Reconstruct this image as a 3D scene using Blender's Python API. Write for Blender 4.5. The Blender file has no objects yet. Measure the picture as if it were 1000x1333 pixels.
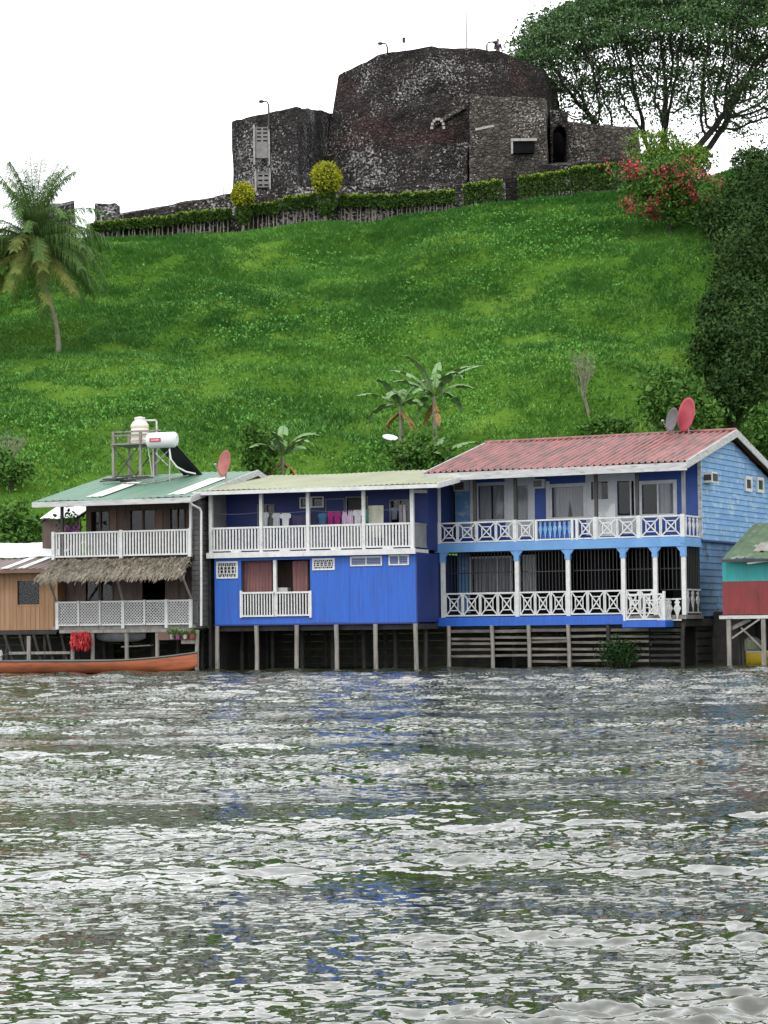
import bpy, bmesh, math, random
import numpy as np
from mathutils import Vector, Matrix, Euler
random.seed(7); RNG = np.random.default_rng(7)
SC = bpy.context.scene; COL = SC.collection
R = math.radians
# ------------------------------------------------------------ camera
FPX, CXP, CYP = 3000.0, 500.0, 666.5
CAMH = 1.5; PITCH = math.atan((817-666.5)/FPX); ROLL = -0.012
camd = bpy.data.cameras.new('camera'); cam = bpy.data.objects.new('camera', camd); COL.objects.link(cam)
camM = Matrix.Rotation(R(90)+PITCH, 3, 'X') @ Matrix.Rotation(ROLL, 3, 'Z')
cam.matrix_world = Matrix.Translation((0, 0, CAMH)) @ camM.to_4x4()
camd.sensor_fit = 'HORIZONTAL'; camd.sensor_width = 36; camd.lens = 36*FPX/1000
camd.clip_start = .5; camd.clip_end = 4000
SC.camera = cam
# ------------------------------------------------------------ sky, sun, exposure
SUN_EL, SUN_AZ = R(52), R(205)      # azimuth from +Y towards +X: sun behind and left of the camera
wd = bpy.data.worlds.new('World'); SC.world = wd; wd.use_nodes = True
nt = wd.node_tree; nt.nodes.clear()
out = nt.nodes.new('ShaderNodeOutputWorld'); bg = nt.nodes.new('ShaderNodeBackground')
sky = nt.nodes.new('ShaderNodeTexSky'); sky.sky_type = 'NISHITA'; sky.sun_disc = False
sky.sun_elevation = SUN_EL; sky.sun_rotation = SUN_AZ
hs = nt.nodes.new('ShaderNodeHueSaturation'); hs.inputs['Saturation'].default_value = .25
tc = nt.nodes.new('ShaderNodeTexCoord'); nz = nt.nodes.new('ShaderNodeTexNoise'); nz.inputs['Scale'].default_value = 2.2; nz.inputs['Detail'].default_value = 4
mp = nt.nodes.new('ShaderNodeMapping'); mp.inputs['Scale'].default_value = (1, 1, 3)
cr = nt.nodes.new('ShaderNodeValToRGB')
cr.color_ramp.elements[0].position = .3; cr.color_ramp.elements[0].color = (13.2, 13.6, 14.2, 1)
cr.color_ramp.elements[1].position = .7; cr.color_ramp.elements[1].color = (16.5, 16.6, 16.8, 1)
mx = nt.nodes.new('ShaderNodeMix'); mx.data_type = 'RGBA'; mx.inputs['Factor'].default_value = .88
L = nt.links.new
L(tc.outputs['Generated'], mp.inputs[0]); L(mp.outputs[0], nz.inputs['Vector']); L(nz.outputs['Fac'], cr.inputs[0])
L(sky.outputs[0], hs.inputs['Color']); L(hs.outputs[0], mx.inputs['A']); L(cr.outputs[0], mx.inputs['B'])
L(mx.outputs['Result'], bg.inputs[0]); bg.inputs[1].default_value = .128; L(bg.outputs[0], out.inputs[0])
sd = bpy.data.lights.new('sun', 'SUN'); sd.energy = 1.1; sd.angle = R(14); sd.color = (1, .96, .9)
so = bpy.data.objects.new('sun', sd); COL.objects.link(so)
sv = Vector((math.sin(SUN_AZ)*math.cos(SUN_EL), math.cos(SUN_AZ)*math.cos(SUN_EL), math.sin(SUN_EL)))
so.rotation_euler = sv.to_track_quat('Z', 'Y').to_euler()
SC.view_settings.view_transform = 'Standard'; SC.view_settings.look = 'None'; SC.view_settings.exposure = 0.4; SC.view_settings.gamma = 1
# ------------------------------------------------------------ geometry of view
def ray(px, py):
    return camM @ Vector(((px-CXP)/FPX, -(py-CYP)/FPX, -1.0))
ORG = Vector((0, 0, CAMH))
def at_y(px, py, Y):
    d = ray(px, py); return ORG + d*(Y/d.y)
# ------------------------------------------------------------ numpy noise
_T = RNG.random(65536)
def vnoise(x, y, seed=0):
    xi = np.floor(x).astype(np.int64); yi = np.floor(y).astype(np.int64); fx = x-xi; fy = y-yi
    fx = fx*fx*fx*(fx*(fx*6-15)+10); fy = fy*fy*fy*(fy*(fy*6-15)+10)
    def h(a, b): return _T[((a*73856093) ^ (b*19349663) ^ (seed*83492791+12345)) & 65535]
    return (h(xi, yi)*(1-fx)+h(xi+1, yi)*fx)*(1-fy)+(h(xi, yi+1)*(1-fx)+h(xi+1, yi+1)*fx)*fy
def fbm(x, y, o=4, seed=0, g=.5):
    s = 0; a = 1; t = 0
    for i in range(o):
        c, q = math.cos(.6*i+.3), math.sin(.6*i+.3)
        s = s+a*vnoise((x*c-y*q)*2**i+i*17.3, (x*q+y*c)*2**i-i*9.1, seed+i); t += a; a *= g
    return s/t-.5
# ------------------------------------------------------------ object helpers
def tag(o, label=None, cat=None, group=None, kind=None):
    if label: o['label'] = label
    if cat: o['category'] = cat
    if group: o['group'] = group
    if kind: o['kind'] = kind
    return o
def empty(name, loc, rz, label, cat, group=None):
    o = bpy.data.objects.new(name, None); COL.objects.link(o); o.location = loc; o.rotation_euler = (0, 0, rz)
    o.empty_display_size = .3
    return tag(o, label, cat, group)
def link(name, me, m, parent=None):
    if m: me.materials.append(m)
    o = bpy.data.objects.new(name, me); COL.objects.link(o)
    if parent: o.parent = parent
    return o
def npmesh(name, V, Fc, m, parent=None, smooth=False):
    V = np.asarray(V, dtype=np.float32).reshape(-1, 3); Fc = np.asarray(Fc, dtype=np.int32); k = Fc.shape[1]; n = Fc.shape[0]
    me = bpy.data.meshes.new(name); me.vertices.add(len(V)); me.vertices.foreach_set('co', V.ravel())
    me.loops.add(n*k); me.loops.foreach_set('vertex_index', Fc.ravel())
    me.polygons.add(n); me.polygons.foreach_set('loop_start', np.arange(n, dtype=np.int32)*k)
    me.polygons.foreach_set('loop_total', np.full(n, k, dtype=np.int32))
    if smooth: me.polygons.foreach_set('use_smooth', np.ones(n, dtype=bool))
    me.update(calc_edges=True); me.validate()
    return link(name, me, m, parent)
class MB:
    def __init__(s): s.v = []; s.f = []
    def add(s, vs, fs):
        b = len(s.v); s.v += [tuple(v) for v in vs]; s.f += [tuple(i+b for i in f) for f in fs]
    def box(s, x0, x1, y0, y1, z0, z1):
        if x0 > x1: x0, x1 = x1, x0
        if y0 > y1: y0, y1 = y1, y0
        if z0 > z1: z0, z1 = z1, z0
        s.add([(x0,y0,z0),(x1,y0,z0),(x1,y1,z0),(x0,y1,z0),(x0,y0,z1),(x1,y0,z1),(x1,y1,z1),(x0,y1,z1)],
              [(0,3,2,1),(4,5,6,7),(0,1,5,4),(1,2,6,5),(2,3,7,6),(3,0,4,7)])
    def hexa(s, c):   # 8 corners bottom 4, top 4
        s.add(c, [(0,3,2,1),(4,5,6,7),(0,1,5,4),(1,2,6,5),(2,3,7,6),(3,0,4,7)])
    def beam(s, p, q, w, h, up=(0,0,1)):
        p = Vector(p); q = Vector(q); d = (q-p).normalized(); u = Vector(up)
        if abs(d.dot(u)) > .98: u = Vector((0, 1, 0))
        a = d.cross(u).normalized()*w/2; b = a.cross(d).normalized()*h/2
        s.add([p-a-b, p+a-b, p+a+b, p-a+b, q-a-b, q+a-b, q+a+b, q-a+b], [(0,1,2,3),(7,6,5,4),(0,4,5,1),(1,5,6,2),(2,6,7,3),(3,7,4,0)])
    def tube(s, pts, rs, n=8, cap=True):
        pts = [Vector(p) for p in pts]
        if not hasattr(rs, '__len__'): rs = [rs]*len(pts)
        b = len(s.v); ref = Vector((0, 0, 1)); 
        for i, p in enumerate(pts):
            d = (pts[min(i+1, len(pts)-1)]-pts[max(i-1, 0)])
            d = d.normalized() if d.length > 1e-9 else Vector((0,0,1))
            r_ = Vector((0, 1, 0)) if abs(d.z) > .9 else ref
            a = d.cross(r_).normalized(); c = d.cross(a)
            for k in range(n):
                t = 2*math.pi*k/n; s.v.append(tuple(p+(a*math.cos(t)+c*math.sin(t))*rs[i]))
        for i in range(len(pts)-1):
            for k in range(n):
                k2 = (k+1) % n; s.f.append((b+i*n+k, b+(i+1)*n+k, b+(i+1)*n+k2, b+i*n+k2))
        if cap:
            s.f.append(tuple(b+k for k in range(n))); s.f.append(tuple(b+(len(pts)-1)*n+k for k in reversed(range(n))))
    def lathe(s, c, prof, n=14, axis='Z'):
        c = Vector(c); b = len(s.v)
        for (r, h) in prof:
            for k in range(n):
                t = 2*math.pi*k/n
                o = Vector((r*math.cos(t), r*math.sin(t), h)) if axis == 'Z' else Vector((h, r*math.cos(t), r*math.sin(t)))
                s.v.append(tuple(c+o))
        for i in range(len(prof)-1):
            for k in range(n):
                k2 = (k+1) % n; s.f.append((b+i*n+k, b+i*n+k2, b+(i+1)*n+k2, b+(i+1)*n+k))
        s.f.append(tuple(b+k for k in reversed(range(n)))); s.f.append(tuple(b+(len(prof)-1)*n+k for k in range(n)))
    def prism(s, pts, y0, y1):   # outline in x,z extruded along y
        n = len(pts)
        s.add([(x, y0, z) for x, z in pts]+[(x, y1, z) for x, z in pts],
              [tuple(range(n)), tuple(range(2*n-1, n-1, -1))]+[(i, n+i, n+(i+1) % n, (i+1) % n) for i in range(n)])
    def prismx(s, pts, x0, x1):  # outline in y,z extruded along x
        n = len(pts)
        s.add([(x0, y, z) for y, z in pts]+[(x1, y, z) for y, z in pts],
              [tuple(range(n)), tuple(range(2*n-1, n-1, -1))]+[(i, n+i, n+(i+1) % n, (i+1) % n) for i in range(n)])
    def build(s, name, m, parent=None, smooth=False):
        me = bpy.data.meshes.new(name); me.from_pydata(s.v, [], s.f)
        bm = bmesh.new(); bm.from_mesh(me); bmesh.ops.recalc_face_normals(bm, faces=bm.faces); bm.to_mesh(me); bm.free()
        if smooth:
            for p in me.polygons: p.use_smooth = True
        return link(name, me, m, parent)
# ------------------------------------------------------------ materials
def mat(name, c1, c2=None, scale=3, rough=.7, bump=0, bscale=None, c3=None, s3=8, t3=.6, stretch=(1,1,1), stretch3=None, metal=0, spec=.5, alpha=1, soft=.15, detail=5, m3=1.0, k=.69):
    sc_ = lambda c: None if c is None else tuple(q*k for q in c)
    c1, c2, c3 = sc_(c1), sc_(c2), sc_(c3)
    m = bpy.data.materials.new(name); m.use_nodes = True; n = m.node_tree.nodes; l = m.node_tree.links.new
    b = n['Principled BSDF']; b.inputs['Roughness'].default_value = rough; b.inputs['Metallic'].default_value = metal
    b.inputs['Specular IOR Level'].default_value = spec; b.inputs['Alpha'].default_value = alpha
    tc = n.new('ShaderNodeTexCoord')
    def noise(sc, st, det=detail, dis=0):
        mp = n.new('ShaderNodeMapping'); mp.inputs['Scale'].default_value = st; l(tc.outputs['Object'], mp.inputs[0])
        z = n.new('ShaderNodeTexNoise'); z.inputs['Scale'].default_value = sc; z.inputs['Detail'].default_value = det; z.inputs['Distortion'].default_value = dis
        z.inputs['Roughness'].default_value = .6
        l(mp.outputs[0], z.inputs['Vector']); return z.outputs['Fac']
    if c2 is None: c2 = tuple(min(1, c*.72) for c in c1)
    r = n.new('ShaderNodeValToRGB'); r.color_ramp.elements[0].position = .35; r.color_ramp.elements[1].position = .65
    r.color_ramp.elements[0].color = (*c1, 1); r.color_ramp.elements[1].color = (*c2, 1)
    l(noise(scale, stretch), r.inputs[0]); col = r.outputs[0]
    if c3 is not None:
        r3 = n.new('ShaderNodeValToRGB'); r3.color_ramp.elements[0].position = t3; r3.color_ramp.elements[1].position = t3+soft
        r3.color_ramp.elements[0].color = (0,0,0,1); r3.color_ramp.elements[1].color = (m3,m3,m3,1)
        l(noise(s3, stretch3 or stretch, 6), r3.inputs[0])
        x = n.new('ShaderNodeMix'); x.data_type = 'RGBA'; x.inputs['B'].default_value = (*c3, 1)
        l(r3.outputs[0], x.inputs['Factor']); l(col, x.inputs['A']); col = x.outputs['Result']
    l(col, b.inputs['Base Color'])
    if bump:
        bp = n.new('ShaderNodeBump'); bp.inputs['Strength'].default_value = 1; bp.inputs['Distance'].default_value = bump
        l(noise(bscale or scale*4, stretch, 6), bp.inputs['Height']); l(bp.outputs[0], b.inputs['Normal'])
    return m
M = {}
M['white'] = mat('white_paint', (.76,.77,.76), (.62,.63,.62), 4, .5, c3=(.32,.3,.26), s3=9, t3=.6)
M['fascia'] = mat('weathered_fascia', (.62,.63,.62), (.45,.46,.46), 3, .6, c3=(.2,.19,.17), s3=5, t3=.55, stretch=(.5,1,3))
M['blue'] = mat('cobalt_paint', (.012,.125,.60), (.010,.105,.50), 1.2, .55, .004, 30, c3=(.02,.06,.30), s3=2.6, t3=.5, soft=.3, stretch=(4,4,.3))
M['blue_dark'] = mat('navy_paint', (.008,.03,.2), (.006,.024,.15), 2, .6, c3=(.02,.03,.08), s3=3, t3=.6)
M['royal'] = mat('royal_paint', (.012,.08,.4), (.01,.06,.3), 2, .5)
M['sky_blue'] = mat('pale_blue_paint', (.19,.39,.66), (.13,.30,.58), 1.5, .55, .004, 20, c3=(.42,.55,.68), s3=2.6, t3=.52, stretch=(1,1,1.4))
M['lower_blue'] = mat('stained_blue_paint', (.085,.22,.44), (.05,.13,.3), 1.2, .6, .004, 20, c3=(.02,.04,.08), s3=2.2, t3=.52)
M['beam_blue'] = mat('beam_blue_paint', (.15,.36,.68), (.12,.3,.6), 2, .5, c3=(.06,.13,.3), s3=5, t3=.62)
M['red_roof'] = mat('faded_red_roof', (.38,.125,.115), (.26,.085,.078), .9, .5, c3=(.12,.06,.055), s3=2.0, t3=.42, soft=.2, stretch=(3,.45,1), spec=.4)
M['green_roof'] = mat('green_roof', (.085,.22,.14), (.065,.17,.11), .9, .5, c3=(.16,.17,.11), s3=2.6, t3=.53, stretch=(1.6,.5,1))
M['lime_roof'] = mat('yellow_green_roof', (.34,.36,.22), (.25,.27,.15), .5, .5, c3=(.2,.15,.08), s3=1.6, t3=.6, stretch=(1.5,.6,1))
M['white_roof'] = mat('white_roof', (.85,.87,.88), (.78,.8,.82), .5, .4)
M['brown_roof'] = mat('rusty_roof', (.24,.17,.16), (.15,.1,.095), 1, .6)
M['moss_roof'] = mat('mossy_roof', (.085,.15,.07), (.045,.09,.035), 1.6, .8, .01, 12, c3=(.3,.3,.27), s3=1.5, t3=.57)
M['sheet_white'] = mat('skylight_sheet', (.78,.8,.78), (.7,.72,.7), 2, .4)
M['thatch'] = mat('dry_thatch', (.33,.285,.22), (.17,.145,.11), 6, .9, c3=(.48,.43,.36), s3=14, t3=.58)
M['wood'] = mat('orange_brown_boards', (.40,.23,.12), (.26,.14,.065), 1.6, .7, .004, 20, c3=(.16,.08,.035), s3=2.2, t3=.6, stretch=(5,5,.25))
M['wood_grey'] = mat('grey_weathered_wood', (.33,.31,.28), (.2,.185,.165), 3, .85, .006, 20, c3=(.08,.07,.06), s3=6, t3=.6, stretch=(2,2,.5))
M['slat'] = mat('weathered_slats', (.25,.225,.19), (.12,.11,.095), 2, .85, .004, 20, c3=(.04,.04,.035), s3=1.1, t3=.47, soft=.25, stretch=(.6,1,2))
M['wood_dark'] = mat('shade_dark_wood', (.035,.031,.028), (.02,.018,.016), 3, .8, .006, 20, c3=(.012,.011,.01), s3=3, t3=.5)  # wood colour darkened further for the shade under the houses
M['brown_wall'] = mat('dark_brown_wall', (.12,.075,.055), (.075,.05,.04), 1.5, .7, .003, 20, c3=(.03,.02,.018), s3=2, t3=.55, stretch=(4,4,.4))
M['plank_brown'] = mat('brown_plank', (.2,.11,.075), (.14,.08,.055), 2, .7)
M['black'] = mat('black_iron', (.015,.015,.017), (.01,.01,.012), 3, .5)
M['dark'] = mat('dark_interior', (.016,.016,.018), (.01,.01,.012), 2, .9, spec=0)  # near-black, stands in for shade inside rooms and openings
M['post_dark'] = mat('dark_post', (.05,.045,.045), (.03,.028,.028), 3, .7)
M['grey_wall'] = mat('grey_board_wall', (.28,.29,.29), (.2,.21,.21), 2, .7)
M['panel'] = mat('white_grey_panel', (.76,.78,.78), (.66,.68,.69), 2, .5)
M['glass'] = mat('window_glass', (.03,.035,.04), (.02,.022,.025), 1, .04, spec=.9, alpha=.2)
M['curtain'] = mat('pale_curtain', (.8,.82,.84), (.62,.65,.68), 3, .9, stretch=(6,6,.3))
M['pink'] = mat('faded_pink_curtain', (.28,.13,.125), (.19,.085,.085), 2, .9, stretch=(6,6,.3))
M['metal'] = mat('galvanised_metal', (.5,.5,.49), (.36,.36,.35), 4, .45, metal=.6)
M['teal'] = mat('teal_paint', (.015,.36,.36), (.012,.27,.27), 1.3, .6, c3=(.05,.2,.2), s3=3, t3=.55, stretch=(3,3,.4))
M['red_wall'] = mat('dark_red_paint', (.25,.02,.022), (.17,.014,.016), 1.3, .6, c3=(.08,.015,.015), s3=2.4, t3=.55, stretch=(2,2,.6))
M['stone'] = None
def stone(name, base, base2, lich, lt, ls, redd=None, rt=.55, dens=.5):
    m = bpy.data.materials.new(name); m.use_nodes = True; n = m.node_tree.nodes; l = m.node_tree.links.new; b = n['Principled BSDF']; b.inputs['Roughness'].default_value = .95; b.inputs['Specular IOR Level'].default_value = .2
    tc = n.new('ShaderNodeTexCoord')
    def nz(sc, det=5, st=(1,1,1), ro=.6):
        mp = n.new('ShaderNodeMapping'); mp.inputs['Scale'].default_value = st; l(tc.outputs['Object'], mp.inputs[0]); z = n.new('ShaderNodeTexNoise'); z.inputs['Scale'].default_value = sc; z.inputs['Detail'].default_value = det; z.inputs['Roughness'].default_value = ro; l(mp.outputs[0], z.inputs['Vector']); return z.outputs['Fac']
    def ramp(src, a, c, A=(0,0,0), B=(1,1,1)):
        r = n.new('ShaderNodeValToRGB'); r.color_ramp.elements[0].position = a; r.color_ramp.elements[1].position = c; r.color_ramp.elements[0].color = (*A,1); r.color_ramp.elements[1].color = (*B,1); l(src, r.inputs[0]); return r.outputs[0]
    def mix(f, A, B, bt='MIX'):
        x = n.new('ShaderNodeMix'); x.data_type = 'RGBA'; x.blend_type = bt
        for k, v in (('Factor', f), ('A', A), ('B', B)):
            if isinstance(v, tuple): x.inputs[k].default_value = (*v, 1)
            elif isinstance(v, (int, float)): x.inputs[k].default_value = v
            else: l(v, x.inputs[k])
        return x.outputs['Result']
    col = ramp(nz(.9, 6), .35, .65, base, base2)
    if redd: col = mix(ramp(nz(.2, 5), rt, rt+.12), col, redd)
    # stones: each cell its own tone, thin dark joints
    def vor(f, sc):
        mp = n.new('ShaderNodeMapping'); mp.inputs['Scale'].default_value = (1,1,1.9); l(tc.outputs['Object'], mp.inputs[0]); v = n.new('ShaderNodeTexVoronoi'); v.feature = f; v.inputs['Scale'].default_value = sc; l(mp.outputs[0], v.inputs['Vector']); return v
    v1 = vor('F1', 2.3); sp = n.new('ShaderNodeSeparateColor'); l(v1.outputs['Color'], sp.inputs[0])
    col = mix(1, col, ramp(sp.outputs[0], 0, 1, (.6,.6,.6), (1.5,1.45,1.4)), 'MULTIPLY')
    ve = vor('DISTANCE_TO_EDGE', 2.3); col = mix(1, col, ramp(ve.outputs['Distance'], 0, .08, (.4,.4,.4), (1,1,1)), 'MULTIPLY')
    # lichen: fine flecks, gathered by regions, some whole stones bleached
    reg = ramp(nz(.28, 4), .42, .62); th = n.new('ShaderNodeMath'); th.operation = 'MULTIPLY_ADD'; l(reg, th.inputs[0]); th.inputs[1].default_value = .11*dens*2; l(nz(ls, 7, (1,1,1.15), .72), th.inputs[2])
    fl = ramp(th.outputs[0], lt, lt+.055)
    col = mix(fl, col, ramp(nz(9, 3), .3, .7, lich, tuple(c*.55 for c in lich)))
    l(col, b.inputs['Base Color'])
    bp = n.new('ShaderNodeBump'); bp.inputs['Distance'].default_value = .16; bp.inputs['Strength'].default_value = 1; l(nz(3.2, 8, (1,1,1.3), .7), bp.inputs['Height'])
    b2 = n.new('ShaderNodeBump'); b2.inputs['Distance'].default_value = .08; l(ramp(ve.outputs['Distance'], 0, .12), b2.inputs['Height']); l(bp.outputs[0], b2.inputs['Normal']); l(b2.outputs[0], b.inputs['Normal'])
    return m
M['fort'] = stone('fort_stone', (.027,.024,.0225), (.0145,.0125,.012), (.38,.36,.355), .62, 6.0, (.036,.021,.021), .5, .5)
M['fort_pale'] = stone('lichened_stone', (.038,.035,.035), (.02,.018,.018), (.42,.41,.41), .60, 5.5, None, .5, .5)
M['fort_front'] = stone('grey_fort_stone', (.075,.068,.06), (.04,.035,.032), (.5,.48,.44), .60, 7, None, .5, .4)
M['ruin'] = stone('ruin_stone', (.042,.038,.036), (.022,.02,.019), (.46,.44,.44), .585, 5, None, .5, .5)
M['lintel'] = mat('pale_lintel', (.45,.43,.4), (.3,.28,.26), 4, .9)
M['bleach'] = mat('bleached_shutter_boards', (.3,.29,.28), (.2,.19,.185), 3, .9)
M['bark'] = mat('dark_bark', (.05,.042,.036), (.028,.024,.02), 3, .95)
M['bark_pale'] = mat('pale_bark', (.28,.26,.2), (.18,.16,.12), 4, .9)
def leafmat(name, c1, c2, scale=1.2, c3=None, t3=.6, s3=.5, rough=.7, spec=.12, bump=0, bscale=None):
    m = mat(name, c1, c2, scale, rough, c3=c3, s3=s3, t3=t3, spec=spec, detail=3, bump=bump, bscale=bscale, k=.8)
    return m
M['hill'] = leafmat('hill_turf', (.08,.17,.022), (.045,.105,.014), .085, (.11,.20,.03), .5, .16, spec=0, bump=.25, bscale=3.5)
M['grass'] = leafmat('grass_blades', (.155,.35,.07), (.075,.215,.045), .085, (.20,.39,.08), .54, .3)
M['weed'] = leafmat('broad_leaf_weeds', (.09,.26,.042), (.125,.32,.055), 2.5)
M['canopy'] = leafmat('rain_tree_leaves', (.06,.12,.045), (.08,.15,.05), .5)
M['dark_leaf'] = leafmat('dark_tree_leaves', (.02,.052,.010), (.036,.078,.016), .6, (.07,.11,.026), .56, .3)
M['mid_leaf'] = leafmat('shrub_leaves', (.05,.13,.02), (.085,.18,.03), .9)
M['lime_leaf'] = leafmat('lime_leaves', (.14,.23,.03), (.09,.16,.02), 1.2)
M['gold_leaf'] = leafmat('golden_leaves', (.42,.40,.02), (.2,.24,.02), 1.5)
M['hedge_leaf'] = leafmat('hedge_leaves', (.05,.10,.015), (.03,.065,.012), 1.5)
M['hedge_lit'] = leafmat('lit_hedge_tops', (.25,.36,.04), (.18,.3,.03), 2)  # brighter leaf colour paints the light on the hedge tops
M['flower'] = mat('red_bracts', (.62,.03,.05), (.45,.02,.10), 2, .6)
M['palm_leaf'] = leafmat('palm_leaflets', (.06,.125,.03), (.09,.16,.045), 1.5)
M['palm_old'] = leafmat('yellowing_palm_leaflets', (.20,.21,.05), (.07,.12,.03), 1.2)
M['banana'] = leafmat('banana_leaves', (.12,.22,.09), (.2,.3,.16), 2)
M['deep_leaf'] = leafmat('deep_green_leaves', (.014,.04,.01), (.022,.055,.012), .9)
M['dry'] = mat('dry_leaves', (.38,.22,.06), (.24,.15,.06), 2, .9)
# ============================================================ TERRAIN
_tp = [(-400,335),(-100,325),(0,320),(120,307),(200,306),(300,299),(400,288),(480,289),(560,277),(640,264),(700,256),(800,246),(860,240),(930,225),(1000,205),(1150,190),(1500,200)]
YT, YB = 150.0, 93.0
_tp = [(a, b+3) for a, b in _tp]
_tx = np.array([at_y(a, b, YT).x for a, b in _tp]); _tz = np.array([at_y(a, b, YT).z for a, b in _tp])
def terr(x, y):
    x = np.asarray(x, float); y = np.asarray(y, float)
    zt = np.interp(x, _tx, _tz); s = (y-YB)/(YT-YB)
    sc = np.clip(s, 0, 1)
    z = .5+(zt-.5)*(sc*1.06-.06*sc*sc)
    z = z+np.where(s > 1, (y-YT)*.035, 0)+np.where(s < 0, s*YB*.55, 0)
    k = np.clip(s*6, 0, 1)*np.clip((1.02-s)*9, .05, 1)
    q = x*.5+y
    z = z+k*(fbm(x/11, y/9, 3, 3)*3.2+fbm(x/3.2, q/2.2, 3, 9)*.55+fbm(x/.9, q/.7, 2, 5)*.22)
    return z
def ground_hit(px, py, lift=0):
    d = ray(px, py); Y = np.linspace(94, 156, 1241); X = ORG.x+d.x*Y/d.y; Z = ORG.z+d.z*Y/d.y
    h = terr(X, Y)-Z; i = np.argmax(h > 0)
    if not (h > 0).any(): i = len(Y)-60
    return Vector((X[i], Y[i], float(terr(X[i], Y[i]))+lift))
def gridmesh(name, xs, ys, zf, m, smooth=True):
    X, Y = np.meshgrid(xs, ys); Z = zf(X, Y); V = np.stack([X, Y, Z], -1).reshape(-1, 3)
    nx, ny = len(xs), len(ys); a = (np.arange(ny-1)[:, None]*nx+np.arange(nx-1)[None]).ravel()
    return npmesh(name, V, np.stack([a, a+1, a+nx+1, a+nx], 1), m, None, smooth)
xs = np.concatenate([[-900,-400,-200,-120,-80,-55], np.arange(-42, 42, .3), [55,80,120,200,400,900]])
ys = np.concatenate([[70,80,86,90], np.arange(92, 153, .3), [155,158,162,170,185,210,260,350,600,1500]])
tag(gridmesh('hillside', xs, ys, terr, M['hill']), kind='structure')
# ============================================================ WATER
mw = bpy.data.materials.new('river_water'); mw.use_nodes = True; n = mw.node_tree.nodes; l = mw.node_tree.links.new
b = n['Principled BSDF']; b.inputs['Base Color'].default_value = (.022,.026,.012,1); b.inputs['Roughness'].default_value = .045; b.inputs['IOR'].default_value = 1.75
b.inputs['Specular IOR Level'].default_value = .5
geo = n.new('ShaderNodeNewGeometry')
def vm(op, a, b_=None):
    x = n.new('ShaderNodeVectorMath'); x.operation = op
    for i, s in enumerate((a, b_)):
        if s is None: continue
        if isinstance(s, tuple): x.inputs[i].default_value = s
        else: l(s, x.inputs[i])
    return x.outputs[0]
def wn(sc, st, det=2, col=True):
    mp = n.new('ShaderNodeMapping'); mp.inputs['Scale'].default_value = st; l(geo.outputs['Position'], mp.inputs[0])
    z = n.new('ShaderNodeTexNoise'); z.inputs['Scale'].default_value = sc; z.inputs['Detail'].default_value = det; l(mp.outputs[0], z.inputs['Vector'])
    return z.outputs['Color' if col else 'Fac']
# wind streaks: bands of rippled and of calm water
band = n.new('ShaderNodeValToRGB'); band.color_ramp.elements[0].position = .42; band.color_ramp.elements[1].position = .58
band.color_ramp.elements[0].color = (.3,.3,.3,1); band.color_ramp.elements[1].color = (1,1,1,1)
l(wn(.3, (.22, 1, 1), 4, False), band.inputs[0])
rip = vm('SUBTRACT', wn(15, (.8, 1, 1), 3), (.5,.5,.5)); rip = vm('MULTIPLY', rip, (.9,1.6,0))
rip2 = vm('SUBTRACT', wn(1.5, (.6, 1, 1), 3), (.5,.5,.5)); rip2 = vm('MULTIPLY', rip2, (.3,.7,0))
tot = vm('MULTIPLY', vm('ADD', rip, rip2), band.outputs[0])
l(vm('NORMALIZE', vm('ADD', geo.outputs['Normal'], tot)), b.inputs['Normal'])
yl = [7.2]
while yl[-1] < 96: yl.append(yl[-1]+min(.12, .0135*(yl[-1]/7.2)**1.42))
Yr = np.array(yl); y0, y1, nr, nc = Yr[0], Yr[-1], len(yl), 640
def wave(X, Y):
    step = np.minimum(.12, .0135*(Y/7.2)**1.42)
    amp = .20+.85*np.clip((fbm(X/10, Y/3.8, 3, 21)+.04)*7, 0, 1)
    amp = amp+(1-amp)*np.clip((Y-32)/25, 0, .75)
    z = 0
    for lam, a, sd_ in ((2.3,.03,31),(1.05,.034,32),(.52,.036,33),(.27,.028,34),(.15,.027,35),(.09,.021,36),(.055,.012,37)):
        k = np.clip((lam/2.6-step)/(lam/4), 0, 1)
        if lam > .4: k = k*np.clip(Y/21, .22, 2.9)
        else: k = k*1.15
        z = z+k*a*2*fbm(X/lam*.85+Y*.13, Y/lam+X*.09, 2, sd_)
    return z*amp
tx = np.linspace(-.22, .22, nc); Yg = Yr[:, None]*np.ones(nc)[None]; Xg = Yg*tx[None]
Zg = wave(Xg, Yg)
V = np.stack([Xg, Yg, Zg], -1).reshape(-1, 3); a = (np.arange(nr-1)[:, None]*nc+np.arange(nc-1)[None]).ravel()
tag(npmesh('river_water', V, np.stack([a, a+1, a+nc+1, a+nc], 1), mw, None, True), kind='structure')
mb = MB()   # the rest of the river, round the finely waved stretch, same level
def quad(a_, b_, c_, d_): mb.add([a_, b_, c_, d_], [(0,1,2,3)])
k = .22
quad((-900,-300,-.09),(900,-300,-.09),(900,y0,-.09),(-900,y0,-.09))
quad((-900,y0,-.09),(-k*y0,y0,-.09),(-k*y1,y1,-.09),(-900,y1,-.09)); quad((k*y0,y0,-.09),(900,y0,-.09),(900,y1,-.09),(k*y1,y1,-.09))
o = mb.build('river_water', mw); tag(o, kind='structure')
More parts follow.
